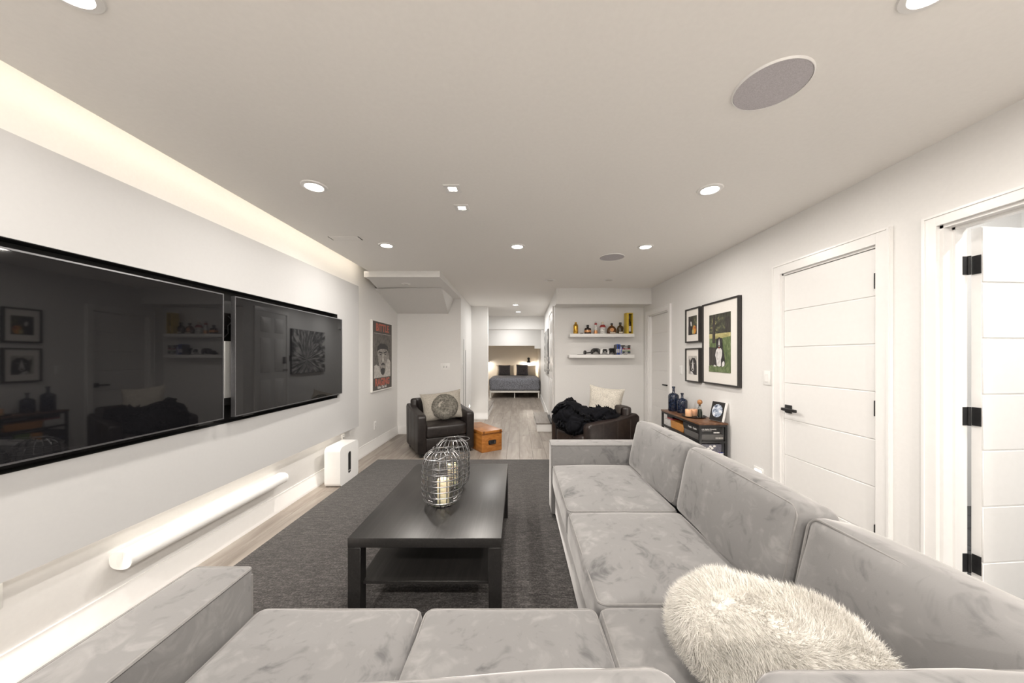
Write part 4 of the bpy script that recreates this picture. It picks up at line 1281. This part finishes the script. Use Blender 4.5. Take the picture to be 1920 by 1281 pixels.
bottle('slim clear bottle with red topped stopper on the upper shelf', 1117,
       [(0, 0), (0.030, 0), (0.032, 0.005), (0.026, 0.08), (0.016, 0.14), (0.013, 0.155)], 'milk_glass',
       [('stopper', [(0, 0.150), (0.020, 0.150), (0.021, 0.176), (0.016, 0.180), (0, 0.180)], 'red', 1, 1),
        ('stopper_knob', [(0, 0.179), (0.012, 0.181), (0.016, 0.196), (0.010, 0.208), (0, 0.210)], 'milk_glass', 1, 1),
        ('filling', [(0.0, 0.004), (0.0325, 0.006), (0.0285, 0.06), (0.0, 0.062)], 'copper_label', 1, 1)])
bottle('white patterned flask bottle with dark red collar on the upper shelf', 1130,
       [(0, 0), (0.044, 0), (0.048, 0.006), (0.046, 0.09), (0.050, 0.115), (0.030, 0.148), (0.017, 0.160), (0.015, 0.17)], 'milk_glass',
       [('collar', [(0.0505, 0.108), (0.052, 0.118), (0.034, 0.148), (0.030, 0.150), (0.046, 0.116)], 'red', 1, 1),
        ('stopper', [(0, 0.168), (0.018, 0.168), (0.020, 0.196), (0.014, 0.202), (0, 0.202)], 'cream_label', 1, 1)], 1.0, 0.8)
t = bottle('wide round flat amber bottle with copper medallion on the upper shelf', 1147,
       [(0, 0), (0.062, 0), (0.076, 0.02), (0.079, 0.05), (0.072, 0.085), (0.052, 0.115), (0.024, 0.134), (0.016, 0.140), (0.015, 0.152)], 'amber_glass',
       [('stopper', [(0, 0.150), (0.020, 0.150), (0.021, 0.172), (0.016, 0.178), (0, 0.178)], 'ink_black', 1, 1)], 1.0, 0.45)
flat('medallion', ell(-0.006, 0.068, 0.032, 0.032, 24), -0.0372, M['copper_label'], t, 0.004)
flat('paper_label', [(-0.035, 0.010), (0.052, 0.010), (0.052, 0.026), (-0.035, 0.026)], -0.0350, M['cream_label'], t, 0.006)
t = bottle('olive brown bottle with cut diamond glass beside the yellow box', 1163,
       [(0, 0), (0.044, 0), (0.046, 0.006), (0.047, 0.05), (0.053, 0.095), (0.045, 0.122), (0.022, 0.138), (0.018, 0.144), (0.018, 0.158)], 'olive_glass',
       [('stopper', [(0, 0.156), (0.021, 0.156), (0.022, 0.188), (0.017, 0.192), (0, 0.192)], 'frame_black', 1, 1)], 1.0, 0.8)
flat('paper_label', [(-0.032, 0.012), (0.032, 0.012), (0.032, 0.036), (-0.032, 0.036)], -0.0385, M['cream_label'], t, 0.004)
t = thing('bottle_case', 'tall yellow display box with a bottle window at right shelf end', 'box', (px(1178.5), YS, ZS), R(6), 'bottles on the upper wall shelf')
cw, ch, cd = 0.054, 0.345, 0.05
cb = MB().box(-cw, -cw + 0.012, -cd, cd, 0, ch).box(cw - 0.010, cw, -cd, cd, 0, ch).box(-cw + 0.012, cw - 0.010, -cd, cd, 0, 0.010).box(-cw + 0.012, cw - 0.010, -cd, cd, ch - 0.014, ch).box(-cw + 0.012, cw - 0.010, cd - 0.006, cd, 0.010, ch - 0.014)
cb.box(-cw + 0.012, -cw + 0.036, -cd, -cd + 0.006, 0.010, ch - 0.014)
cb.build('case', M['yellow_card'], t)
MB().box(-0.018, cw - 0.010, cd - 0.009, cd - 0.006, 0.010, ch - 0.014).build('backing', M['ink_black'], t)
bt = MB().lathe([(0, 0.0), (0.028, 0), (0.030, 0.005), (0.030, 0.18), (0.014, 0.225), (0.012, 0.29), (0.014, 0.30), (0, 0.30)], 20, Matrix.Translation((0.013, 0.006, 0.0105)))
bt.build('boxed_bottle', M['dark_glass'], t)
MB().lathe([(0.0305, 0.03), (0.0315, 0.03), (0.0315, 0.12), (0.0305, 0.12)], 20, Matrix.Translation((0.013, 0.006, 0.0105))).build('bottle_label', M['white_box'], t)
MB().lathe([(0.013, 0.24), (0.016, 0.24), (0.0155, 0.305), (0, 0.306)], 16, Matrix.Translation((0.013, 0.006, 0.0105))).build('bottle_capsule', M['grey_box'], t)
# small glasses lying between the first bottles
t = thing('shot_dish', 'tiny dark dish between the gold bottle and the dark bottle', 'dish', (px(1090), YS - 0.03, ZS))
MB().lathe([(0, 0), (0.022, 0), (0.030, 0.012), (0.028, 0.013), (0.020, 0.003), (0, 0.003)], 20).build('dish', M['dark_glass'], t)

# lower shelf
ZL = 1.372 + 0.0265
def controller(label, x, y, rz, shell, face, tilt):
    t = thing('game_controller', label, 'controller', (x, y, ZL), rz, 'game controllers on the lower wall shelf')
    r = bpy.data.objects.new('shell', None)
    out = [(-0.078, -0.045), (-0.060, -0.058), (-0.040, -0.035), (-0.022, -0.012), (0.022, -0.012), (0.040, -0.035), (0.060, -0.058), (0.078, -0.045), (0.076, 0.0), (0.064, 0.034), (0.036, 0.046), (-0.036, 0.046), (-0.064, 0.034), (-0.076, 0.0)]
    sh_ = MB().prism([(a_, b_ + 0.062) for a_, b_ in out], -0.02, 0.02, 'y', 0.012, 3).build('shell', M[shell], t, 60)
    MB().prism([(a_ * 0.52, b_ * 0.62 + 0.066) for a_, b_ in out if b_ > -0.04], -0.024, -0.018, 'y', 0.002, 1).build('face_plate', M[face], t, 60)
    for s in (-1, 1):
        MB().lathe([(0, 0), (0.010, 0), (0.010, 0.008), (0.013, 0.010), (0.013, 0.014), (0, 0.013)], 16, Matrix.Translation((s * 0.026, -0.023, 0.050)) @ Matrix.Rotation(PI / 2, 4, 'X')).build('thumb_stick', M['ink_black'], t)
    for (bx, bz) in ((0.05, 0.082), (0.05, 0.066), (0.042, 0.074), (0.058, 0.074)):
        MB().lathe([(0, 0), (0.004, 0), (0.004, 0.003), (0, 0.0032)], 10, Matrix.Translation((bx, -0.019, bz)) @ Matrix.Rotation(PI / 2, 4, 'X')).build('button', M['grey_box'], t)
    for o in list(t.children):
        pass
controller('white game controller with black centre on the lower wall shelf', px(1133.5), YS, R(0), 'white_plastic', 'ink_black', 0)
controller('all black game controller at left on the lower wall shelf', px(1117.5), YS + 0.02, R(-10), 'frame_black', 'black_void', 0)
controller('black game controller behind the blue cases on the lower shelf', px(1148.5), YS + 0.04, R(20), 'frame_black', 'black_void', 0)
t = thing('headset', 'black gaming headset with cable lying at left of the lower shelf', 'headset', (px(1102), YS - 0.045, ZL), R(8))
hb = MB().tube([(-0.07, 0, 0.018), (-0.055, 0.06, 0.022), (0, 0.085, 0.03), (0.055, 0.06, 0.04), (0.07, 0, 0.036)], 0.010, 8)
hb.build('headband', M['black_void'], t)
for s, z in ((-1, 0.02), (1, 0.036)):
    MB().lathe([(0, -0.016), (0.03, -0.016), (0.034, -0.006), (0.034, 0.006), (0.03, 0.016), (0, 0.016)], 20, Matrix.Translation((s * 0.062, -0.012, z + 0.016)) @ Matrix.Rotation(PI / 2, 4, 'Y')).build('ear_cup', M['frame_black'], t)
MB().tube([(-0.07, -0.02, 0.01), (-0.12, -0.05, 0.004), (-0.17, -0.03, 0.003), (-0.20, -0.04, 0.003)], 0.003, 6).build('cable', M['black_void'], t)
cols = ['grey_box', 'blue_box', 'navy_box', 'blue_box', 'white_box', 'blue_box']
names = ['grey game case, first of the upright row on the lower shelf', 'bright blue game case, second of the upright row', 'navy game case, third of the upright row', 'bright blue game case, fourth of the upright row', 'white game case, fifth of the upright row', 'blue game case at right end of the upright row']
for k in range(6):
    h_ = [0.165, 0.172, 0.17, 0.17, 0.135, 0.13][k]
    t = thing('game_case', names[k], 'game case', (px(1153.5) + k * 0.0185, YS - 0.01, ZL), 0, 'upright game cases on the lower shelf')
    box('case', M[cols[k]], t, -0.0078, 0.0078, -0.065, 0.065, 0, h_, 0.002, 1)
    box('spine_label', M['ink_white' if k != 4 else 'blue_box'], t, -0.005, 0.005, -0.0658, -0.0648, h_ * 0.2, h_ * 0.55)
cols = ['white_box', 'grey_box', 'navy_box', 'green_box', 'white_box', 'red_box', 'ink_black', 'grey_box', 'ink_black']
nm2 = ['white case at the bottom', 'grey case, second', 'navy case, third', 'greenish case, fourth', 'white case, fifth', 'dark red case, sixth', 'black case, seventh', 'grey case, eighth', 'black case on the very top']
for k in range(9):
    t = thing('game_case', nm2[k] + ' of the flat stack on the lower shelf' + ('' if k in (0, 8) else ' counting up'), 'game case', (px(1171.5) + (k % 3 - 1) * 0.002, YS, ZL + k * 0.0172), 0, 'stacked game cases on the lower shelf')
    box('case', M[cols[k]], t, -0.066, 0.066, -0.08, 0.08, 0, 0.0165, 0.002, 1)
    box('spine_label', M['ink_white' if cols[k] != 'white_box' else 'ink_black'], t, -0.045 + 0.01 * (k % 3), 0.02, -0.0808, -0.0798, 0.005, 0.012)

# ================================================================ PICTURES ON THE RIGHT WALL (local: face -y, centre origin)
def frame(name, label, yc, zc, w, h, mw, group='black framed photographs on right wall'):
    t = thing(name, label, 'picture', (XR, yc, zc), -PI / 2, group)
    b, d = 0.017, 0.036
    f = MB().box(-w / 2, w / 2, -d, -0.001, -h / 2, -h / 2 + b).box(-w / 2, w / 2, -d, -0.001, h / 2 - b, h / 2)
    f.box(-w / 2, -w / 2 + b, -d, -0.001, -h / 2 + b, h / 2 - b).box(w / 2 - b, w / 2, -d, -0.001, -h / 2 + b, h / 2 - b)
    f.build('frame', M['frame_black'], t)
    MB().box(-w / 2 + b, w / 2 - b, -0.024, -0.006, -h / 2 + b, h / 2 - b).build('mat_board', M['mat_board'], t)
    return t

def print_mat(name, stops, scale, sc=(1, 1, 1), det=5, dist=0.5):
    m, nt, b = new_mat(name)
    setp(b, None, 0.45)
    f = noise_node(nt, coords(nt, sc), scale, det, 0.65, dist)
    nt.links.new(ramp(nt, f, stops), b.inputs['Base Color'])
    return m
wood_m = print_mat('print_woods', [(0.42, (0.030, 0.030, 0.024)), (0.56, (0.075, 0.080, 0.055)), (0.66, (0.30, 0.27, 0.12)), (0.74, (0.60, 0.52, 0.26))], 14)
grass_m = print_mat('print_grass', [(0.30, (0.045, 0.075, 0.03)), (0.5, (0.115, 0.16, 0.065)), (0.7, (0.24, 0.29, 0.15))], 30, (1, 1, 0.5))
sun_m = print_mat('print_sunlit_grass', [(0.3, (0.22, 0.21, 0.08)), (0.55, (0.50, 0.45, 0.20)), (0.7, (0.72, 0.66, 0.40))], 22, (0.5, 1, 1))
bark_m = print_mat('print_bark', [(0.35, (0.025, 0.022, 0.02)), (0.7, (0.085, 0.075, 0.065))], 16, (3, 1, 0.6))
black_coat = print_mat('print_black_coat', [(0.35, (0.012, 0.011, 0.012)), (0.7, (0.055, 0.05, 0.052))], 22)
white_coat = print_mat('print_white_coat', [(0.30, (0.42, 0.40, 0.39)), (0.55, (0.74, 0.73, 0.72))], 34, (1, 1, 0.5))
red_m = print_mat('print_red', [(0.3, (0.28, 0.05, 0.04)), (0.7, (0.42, 0.10, 0.06))], 20)

t = frame('framed_photo', 'largest black framed photo, a dog sitting on grass', 3.515, 1.512, 0.63, 0.885, 0.1)
pw, ph = 0.37, 0.615
pr = bpy.data.objects.new('photo_print', MB().box(-pw / 2, pw / 2, -0.0258, -0.0236, -ph / 2, ph / 2).mesh('photo_print', grass_m))
C.objects.link(pr); pr.parent = t; pr.location = (0.0, 0, 0.0)
Yp = -0.0265
def sh(name, pts, m, lay): flat(name, pts, Yp - lay * 0.0007, m, pr, 0.0006)
sh('woods', [(-pw / 2, 0.09), (pw / 2, 0.09), (pw / 2, ph / 2), (-pw / 2, ph / 2)], wood_m, 0)
sh('sunlit_strip', [(-pw / 2, 0.055), (-0.05, 0.045), (0.05, 0.05), (pw / 2, 0.06), (pw / 2, 0.10), (-pw / 2, 0.10)], sun_m, 1)
sh('tree_trunk', [(-0.125, 0.0), (-0.07, 0.0), (-0.075, ph / 2), (-0.115, ph / 2)], bark_m, 2)
sh('fence_post', [(0.10, 0.11), (0.17, 0.11), (0.17, 0.26), (0.10, 0.26)], bark_m, 2)
sh('bench', [(-pw / 2, -0.24), (-0.06, -0.24), (-0.06, -0.05), (-pw / 2, -0.04)], bark_m, 2)
sh('dog_body', [(-0.075, -0.235), (-0.085, -0.14), (-0.06, -0.05), (-0.05, 0.0), (-0.035, 0.045), (0.0, 0.06), (0.035, 0.045), (0.055, 0.0), (0.06, -0.06), (0.085, -0.13), (0.10, -0.22), (0.08, -0.25)], black_coat, 3)
sh('dog_ear', ell(-0.038, 0.0, 0.017, 0.05, 16, 0.1), black_coat, 4)
sh('dog_ear', ell(0.038, 0.0, 0.017, 0.05, 16, -0.1), black_coat, 4)
sh('dog_blaze', [(-0.014, -0.03), (-0.006, 0.02), (0.0, 0.045), (0.006, 0.02), (0.016, -0.03), (0.0, -0.045)], white_coat, 5)
sh('dog_nose', ell(0.0, -0.028, 0.009, 0.007, 12), M['ink_black'], 6)
sh('dog_tongue', ell(0.0, -0.052, 0.008, 0.012, 12), red_m, 6)
sh('dog_chest', [(-0.07, -0.13), (-0.055, -0.075), (-0.025, -0.055), (0.025, -0.055), (0.05, -0.08), (0.05, -0.13), (0.03, -0.18), (0.03, -0.24), (0.0, -0.25), (-0.04, -0.24), (-0.05, -0.18)], white_coat, 4)
sh('dog_paw', ell(0.07, -0.225, 0.022, 0.035, 14, -0.3), white_coat, 5)
sh('dog_paw', ell(-0.075, -0.245, 0.022, 0.012, 14, -0.3), white_coat, 5)
sh('grass_tufts', [(-pw / 2, -ph / 2), (pw / 2, -ph / 2), (pw / 2, -0.235), (0.13, -0.25), (0.08, -0.243), (0.03, -0.258), (-0.03, -0.25), (-0.09, -0.25), (-0.13, -0.235), (-pw / 2, -0.245)], grass_m, 6)

t = frame('framed_photo', 'upper of the two small black framed photos', 4.055, 1.745, 0.325, 0.415, 0.06)
pw, ph = 0.19, 0.225
pr = bpy.data.objects.new('photo_print', MB().box(-pw / 2, pw / 2, -0.0258, -0.0236, -ph / 2, ph / 2).mesh('photo_print', bark_m))
C.objects.link(pr); pr.parent = t
sh('woods', [(-0.03, -0.02), (pw / 2, 0.0), (pw / 2, ph / 2), (-0.06, ph / 2)], wood_m, 0)
sh('dog_body', [(-pw / 2, -ph / 2), (-0.02, -ph / 2), (-0.005, 0.02), (-0.02, 0.07), (-0.05, 0.09), (-0.08, 0.05), (-pw / 2, -0.02)], black_coat, 1)
sh('dog_muzzle', ell(-0.03, 0.02, 0.016, 0.03, 14, 0.2), white_coat, 2)
sh('orange_toy', ell(0.045, -0.055, 0.042, 0.05, 18), M['orange_box'], 2)
sh('yellow_patch', ell(0.015, -0.075, 0.02, 0.03, 14), sun_m, 3)
sh('red_patch', ell(0.065, -0.035, 0.018, 0.014, 14), red_m, 3)

t = frame('framed_photo', 'lower of the two small black framed photos, a dog portrait', 4.055, 1.265, 0.325, 0.41, 0.06)
pr = bpy.data.objects.new('photo_print', MB().box(-pw / 2, pw / 2, -0.0258, -0.0236, -ph / 2, ph / 2).mesh('photo_print', M['poster_light']))
C.objects.link(pr); pr.parent = t
sh('dog_head', [(-0.06, -ph / 2), (-0.07, -0.02), (-0.045, 0.06), (0.0, 0.09), (0.05, 0.085), (0.085, 0.05), (pw / 2, -0.02), (pw / 2, -ph / 2)], black_coat, 0)
sh('dog_blaze', [(-0.02, -0.05), (-0.005, 0.02), (0.008, 0.07), (0.02, 0.02), (0.035, -0.05), (0.01, -0.075)], white_coat, 1)
sh('dog_chest', [(-0.06, -ph / 2), (-0.04, -0.07), (0.0, -0.085), (0.03, -ph / 2)], white_coat, 1)
sh('dog_nose', ell(0.008, -0.05, 0.014, 0.010, 14), M['ink_black'], 2)
sh('dog_eye', ell(-0.024, 0.022, 0.006, 0.006, 10), M['poster_light'], 2)
sh('dog_eye', ell(0.042, 0.022, 0.006, 0.006, 10), M['poster_light'], 2)
sh('dog_ear', ell(-0.062, 0.02, 0.016, 0.055, 14, 0.15), M['poster_mid'], 3)

# ================================================================ POSTER ON THE LEFT WALL
t = thing('framed_poster', 'tall framed film style poster of a man with red titles on left wall', 'poster', (XL, 5.235, 1.378), PI / 2)
w, h, b, d = 0.78, 1.06, 0.016, 0.030
f = MB().box(-w / 2, w / 2, -d, -0.001, -h / 2, -h / 2 + b).box(-w / 2, w / 2, -d, -0.001, h / 2 - b, h / 2)
f.box(-w / 2, -w / 2 + b, -d, -0.001, -h / 2 + b, h / 2 - b).box(w / 2 - b, w / 2, -d, -0.001, -h / 2 + b, h / 2 - b)
f.build('frame', M['silver_white'], t)
pr = bpy.data.objects.new('poster_sheet', MB().box(-w / 2 + b, w / 2 - b, -0.022, -0.006, -h / 2 + b, h / 2 - b).mesh('poster_sheet', M['poster_ground']))
C.objects.link(pr); pr.parent = t
Yp = -0.0227
def sh(name, pts, m, lay): flat(name, pts, Yp - lay * 0.0007, m, pr, 0.0006)
pw0, pz0_, pz1_ = 0.315, -0.325, 0.335
sh('picture_border', [(-pw0 - 0.006, pz0_ - 0.006), (pw0 + 0.006, pz0_ - 0.006), (pw0 + 0.006, pz1_ + 0.006), (-pw0 - 0.006, pz1_ + 0.006)], M['poster_light'], 0)
sh('picture_ground', [(-pw0, pz0_), (pw0, pz0_), (pw0, pz1_), (-pw0, pz1_)], M['poster_mid'], 1)
sh('shoulders', [(-pw0, pz0_), (pw0, pz0_), (pw0, -0.10), (0.22, -0.02), (0.10, -0.12), (-0.14, -0.16), (-0.24, -0.13), (-pw0, -0.15)], M['poster_light'], 2)
sh('face', [(-0.20, 0.03), (-0.16, -0.10), (-0.08, -0.27), (0.0, -0.31), (0.07, -0.28), (0.13, -0.14), (0.19, -0.02), (0.20, 0.07), (0.13, 0.12), (-0.06, 0.13), (-0.19, 0.10)], M['poster_skin'], 3)
sh('hair', [(-0.21, 0.07), (-0.20, 0.14), (-0.10, 0.19), (0.08, 0.19), (0.20, 0.15), (0.22, 0.05), (0.17, 0.10), (0.04, 0.11), (-0.10, 0.105)], M['ink_black'], 4)
sh('brow', [(-0.15, 0.05), (-0.03, 0.035), (-0.03, 0.055), (-0.14, 0.07)], M['ink_black'], 4)
sh('brow', [(0.04, 0.035), (0.16, 0.06), (0.15, 0.078), (0.04, 0.055)], M['ink_black'], 4)
sh('eye', ell(-0.085, 0.020, 0.030, 0.011, 14), M['ink_black'], 4)
sh('eye', ell(0.095, 0.024, 0.030, 0.011, 14), M['ink_black'], 4)
sh('nose', [(-0.012, 0.03), (0.02, 0.03), (0.040, -0.08), (0.004, -0.10), (-0.030, -0.08)], M['poster_light'], 4)
sh('moustache', [(-0.075, -0.15), (-0.05, -0.118), (0.0, -0.108), (0.06, -0.118), (0.085, -0.15), (0.0, -0.135)], M['ink_black'], 4)
sh('beard', [(-0.08, -0.20), (0.0, -0.185), (0.085, -0.20), (0.06, -0.27), (0.0, -0.30), (-0.06, -0.27)], M['ink_black'], 4)
sh('ear', ell(0.215, 0.0, 0.024, 0.055, 14, -0.1), M['poster_skin'], 4)
text('title', 'BITTLE', 0.155, M['poster_red'], pr, (0, -0.0225, 0.425), sx=1.08, bold=0.006)
text('title', 'RAGING', 0.150, M['poster_red'], pr, (0, -0.0225, -0.405), sx=0.98, bold=0.006)
text('tagline', 'Riding This Fall', 0.056, M['ink_white'], pr, (-0.02, -0.0225, -0.480), bold=0.001)

# ================================================================ SWITCHES AND OUTLETS (local: face -y)
def plate(name, label, cat, loc, rz, kind, w=0.072, h=0.118, group='white wall plates'):
    t = thing(name, label, cat, loc, rz, group)
    box('plate', M['white_plastic'], t, -w / 2, w / 2, -0.006, -0.0005, -h / 2, h / 2, 0.002)
    nb = max(1, round(w / 0.072))
    for k in range(nb):
        cx = (k - (nb - 1) / 2) * 0.046
        if kind == 'rocker':
            box('rocker', M['trim'], t, cx - 0.0165, cx + 0.0165, -0.010, -0.006, -0.033, 0.033, 0.001, 1)
        elif kind == 'dial':
            box('slot', M['black_void'], t, cx - 0.006, cx + 0.006, -0.0068, -0.006, -0.014, 0.014)
            box('toggle', M['trim'], t, cx - 0.004, cx + 0.004, -0.016, -0.006, -0.002, 0.012, 0.001, 1)
        else:
            for s in (-1, 1):
                o = box('socket', M['trim'], t, -0.017, 0.017, -0.009, -0.006, s * 0.021 - 0.015, s * 0.021 + 0.015, 0.002)
                for sx in (-1, 1):
                    box('slot', M['ink_black'], o, sx * 0.006 - 0.0012, sx * 0.006 + 0.0012, -0.0095, -0.009, s * 0.021 - 0.004, s * 0.021 + 0.006)
    return t
plate('light_switch', 'white rocker switch on right wall beside the closed grooved door', 'switch', (XR, 2.875, 1.185), -PI / 2, 'rocker', 0.085, 0.12)
plate('light_switch', 'white switch on right wall below the small framed photos', 'switch', (XR, 4.39, 1.195), -PI / 2, 'rocker')
plate('light_switch', 'triple white switch on wall above the left armchair', 'switch', (-1.275, 5.94, 1.19), 0, 'dial', 0.165, 0.118)
plate('light_switch', 'white switch in the hall wall next to the slim metal pulls', 'switch', (-1.0, 6.12, 1.19), PI / 2, 'rocker')
plate('wall_outlet', 'white outlet low on left wall beneath the poster', 'outlet', (XL, 5.0, 0.345), PI / 2, 'socket')
plate('wall_outlet', 'white outlet on left wall above the subwoofer', 'outlet', (XL, 4.08, 0.36), PI / 2, 'socket')
plate('wall_outlet', 'white outlet near the floor at far left under the TV panel', 'outlet', (XL, 1.345, 0.395), PI / 2, 'socket')
for (yy, zt, lab) in ((6.24, 1.69, 'taller slim metal pull on left hall wall'), (6.47, 1.49, 'shorter slim metal pull on left hall wall')):
    t = thing('door_pull', lab, 'door pull', (-1.0, yy, 0.16), PI / 2, 'slim pulls of the closet under the stairs')
    box('edge_strip', M['silver'], t, -0.018, 0.018, -0.010, -0.0005, 0, zt - 0.16, 0.001, 1)
    box('shadow_gap', M['black_void'], t, 0.019, 0.025, -0.002, -0.0005, 0, zt - 0.16)

# ================================================================ CEILING SPEAKERS AND VENT
def ceiling_speaker(label, x, y):
    t = thing('ceiling_speaker', label, 'speaker', (x, y, HC), 0, 'round ceiling speakers')
    MB().lathe([(0, -0.006), (0.128, -0.006), (0.130, -0.004), (0.130, -0.0005), (0, -0.0005)], 48).build('grille', M['speaker_cloth'], t)
    MB().lathe([(0.1305, -0.0005), (0.1305, -0.008), (0.1325, -0.008), (0.136, -0.0005)], 48).build('rim', M['trim'], t)
ceiling_speaker('large round grey ceiling speaker at upper right', 1.02, 1.35)
ceiling_speaker('far round grey ceiling speaker between two downlights', 1.035, 3.68)
t = thing('ceiling_vent', 'flush white vent with thin slots in ceiling near the left cove', 'vent', (-1.585, 3.10, HC))
v = MB().box(-0.13, 0.13, -0.042, 0.042, -0.003, -0.0003)
v.build('cover', M['ceil'], t)
for (x0, x1, y0, y1) in ((-0.135, 0.135, 0.043, 0.047), (-0.140, -0.131, -0.046, 0.047), (0.131, 0.140, -0.046, 0.047)):
    box('slot', M['black_void'], t, x0, x1, y0, y1, -0.0015, -0.0003)

# ================================================================ BED ALCOVE
t = thing('bed', 'bed with slate fur blanket and white frame in the far alcove', 'bed', (-0.09, 11.06, 0))
bw = 0.825
fr = MB().box(-bw, bw, 0.0, 0.05, 0.175, 0.235, 0.003, 1).box(-bw, -bw + 0.04, 0.05, 1.88, 0.175, 0.235).box(bw - 0.04, bw, 0.05, 1.88, 0.175, 0.235).box(-bw, bw, 1.83, 1.88, 0.175, 0.6)
fr.build('frame', M['bed_white'], t)
for (lx, ly) in ((-bw + 0.03, 0.03), (bw - 0.03, 0.03), (0.0, 0.06), (-bw + 0.03, 1.84), (bw - 0.03, 1.84)):
    w_ = 0.022 if abs(lx) > 0.1 else 0.014
    box('leg', M['bed_white'], t, lx - w_, lx + w_, ly - w_ + 0.004, ly + w_, 0, 0.176)
MB().box(-bw + 0.02, bw - 0.02, 0.03, 1.86, 0.235, 0.58, 0.05, 3).build('mattress', M['linen'], t)
bl = soft_box(bw + 0.012, 0.80, 0.20, 0.06, (0.0, 0.01, 0.03), 20, 0.02, 31, 6.0).build('blanket', M['blanket'], t, 180)
bl.location = (0, 0.795, 0.445)
def bed_pillow(name, label, x, y, z, w, h, th, mat, grp, tilt=-18):
    t = thing(name, label, 'pillow', (x, y, z), 0, grp)
    o = pillow_mb(w, h, th, 18, 0.06, 0.006, x * 9).build('cover', M[mat], t, 180)
    o.rotation_euler = (R(tilt), 0, 0); o.location = (0, 0, h / 2 * 0.94)
ZB = 0.62
bed_pillow('bed_pillow', 'cream pillow at the head of the bed, left side', -0.46, 12.72, ZB, 0.70, 0.44, 0.16, 'linen', 'cream bed pillows')
bed_pillow('bed_pillow', 'cream pillow at the head of the bed, right side under the lamp', 0.36, 12.72, ZB, 0.70, 0.44, 0.16, 'linen', 'cream bed pillows')
bed_pillow('fur_cushion', 'charcoal fur cushion on the bed, left one', -0.48, 12.48, ZB + 0.05, 0.44, 0.40, 0.14, 'dark_pillow', 'charcoal bed cushions')
bed_pillow('fur_cushion', 'charcoal fur cushion on the bed, right one', 0.18, 12.48, ZB + 0.05, 0.44, 0.42, 0.14, 'dark_pillow', 'charcoal bed cushions')
def sconce(label, x, z, power):
    t = thing('wall_sconce', label, 'wall lamp', (x, 13.0, z))
    MB().lathe([(0, 0), (0.05, 0), (0.05, 0.02), (0.02, 0.03), (0, 0.03)], 20, Matrix.Translation((0, 0, 0.06)) @ Matrix.Rotation(PI / 2, 4, 'X')).build('wall_plate', M['black_metal'], t)
    MB().tube([(0, -0.02, 0.06), (0, -0.08, 0.06), (0, -0.10, 0.03)], 0.012, 8).build('arm', M['black_metal'], t)
    MB().lathe([(0.02, 0.05), (0.03, 0.03), (0.075, -0.10), (0.070, -0.10), (0.026, 0.028), (0, 0.045)], 24, Matrix.Translation((0, -0.10, 0.0))).build('shade', M['black_metal'], t)
    MB().lathe([(0, -0.075), (0.02, -0.07), (0.03, -0.045), (0.02, -0.02), (0, -0.015)], 16, Matrix.Translation((0, -0.10, 0.0))).build('bulb', M['step_on'], t)
    l = bpy.data.lights.new('lamp', 'POINT'); l.energy = power; l.color = COVE; l.shadow_soft_size = 0.03
    o = bpy.data.objects.new('lamp', l); C.objects.link(o); o.parent = t; o.location = (0, -0.10, -0.11)
sconce('black cone wall lamp lit above the right side of the bed', 0.435, 1.22, 22.0)
sconce('black cone wall lamp lit at the hidden left side of the bed', -1.22, 1.22, 22.0)

# painting and door panel in the hall
def burst_mat():
    m, nt, b = new_mat('starburst_print')
    setp(b, None, 0.5)
    tc = nt.nodes.new('ShaderNodeTexCoord')
    mp = nt.nodes.new('ShaderNodeMapping'); mp.inputs['Location'].default_value = (-0.12, 0, 0.18)
    nt.links.new(tc.outputs['Object'], mp.inputs['Vector'])
    sp = nt.nodes.new('ShaderNodeSeparateXYZ'); nt.links.new(mp.outputs[0], sp.inputs[0])
    at = nt.nodes.new('ShaderNodeMath'); at.operation = 'ARCTAN2'
    nt.links.new(sp.outputs['X'], at.inputs[0]); nt.links.new(sp.outputs['Z'], at.inputs[1])
    ln = nt.nodes.new('ShaderNodeVectorMath'); ln.operation = 'LENGTH'; nt.links.new(mp.outputs[0], ln.inputs[0])
    cb_ = nt.nodes.new('ShaderNodeCombineXYZ')
    m1 = nt.nodes.new('ShaderNodeMath'); m1.operation = 'MULTIPLY'; m1.inputs[1].default_value = 7.0; nt.links.new(at.outputs[0], m1.inputs[0])
    m2 = nt.nodes.new('ShaderNodeMath'); m2.operation = 'MULTIPLY'; m2.inputs[1].default_value = 3.0; nt.links.new(ln.outputs['Value'], m2.inputs[0])
    nt.links.new(m1.outputs[0], cb_.inputs[0]); nt.links.new(m2.outputs[0], cb_.inputs[1])
    f = noise_node(nt, cb_.outputs[0], 1.4, 4, 0.6, 0.3)
    nt.links.new(ramp(nt, f, [(0.38, (0.06, 0.06, 0.062)), (0.5, (0.22, 0.22, 0.22)), (0.62, (0.72, 0.71, 0.69))]), b.inputs['Base Color'])
    return m
yp = 7.62
t = thing('flower_canvas', 'grey starburst flower canvas on the right hall wall', 'painting', (hall_x(yp), yp, 1.475), -PI / 2 + HALL_ROT)
box('stretcher', M['frame_black'], t, -0.66, 0.66, -0.035, -0.001, -0.47, 0.47)
box('canvas', burst_mat(), t, -0.655, 0.655, -0.038, -0.035, -0.465, 0.465)
t = thing('alarm_keypad', 'small black keypad on hall wall between entrance door and canvas', 'keypad', (hall_x(6.93), 6.93, 1.33), -PI / 2 + HALL_ROT)
box('body', M['ink_black'], t, -0.03, 0.03, -0.02, -0.0005, -0.06, 0.06, 0.004)
box('display', M['screen'], t, -0.022, 0.022, -0.0215, -0.02, 0.015, 0.05)
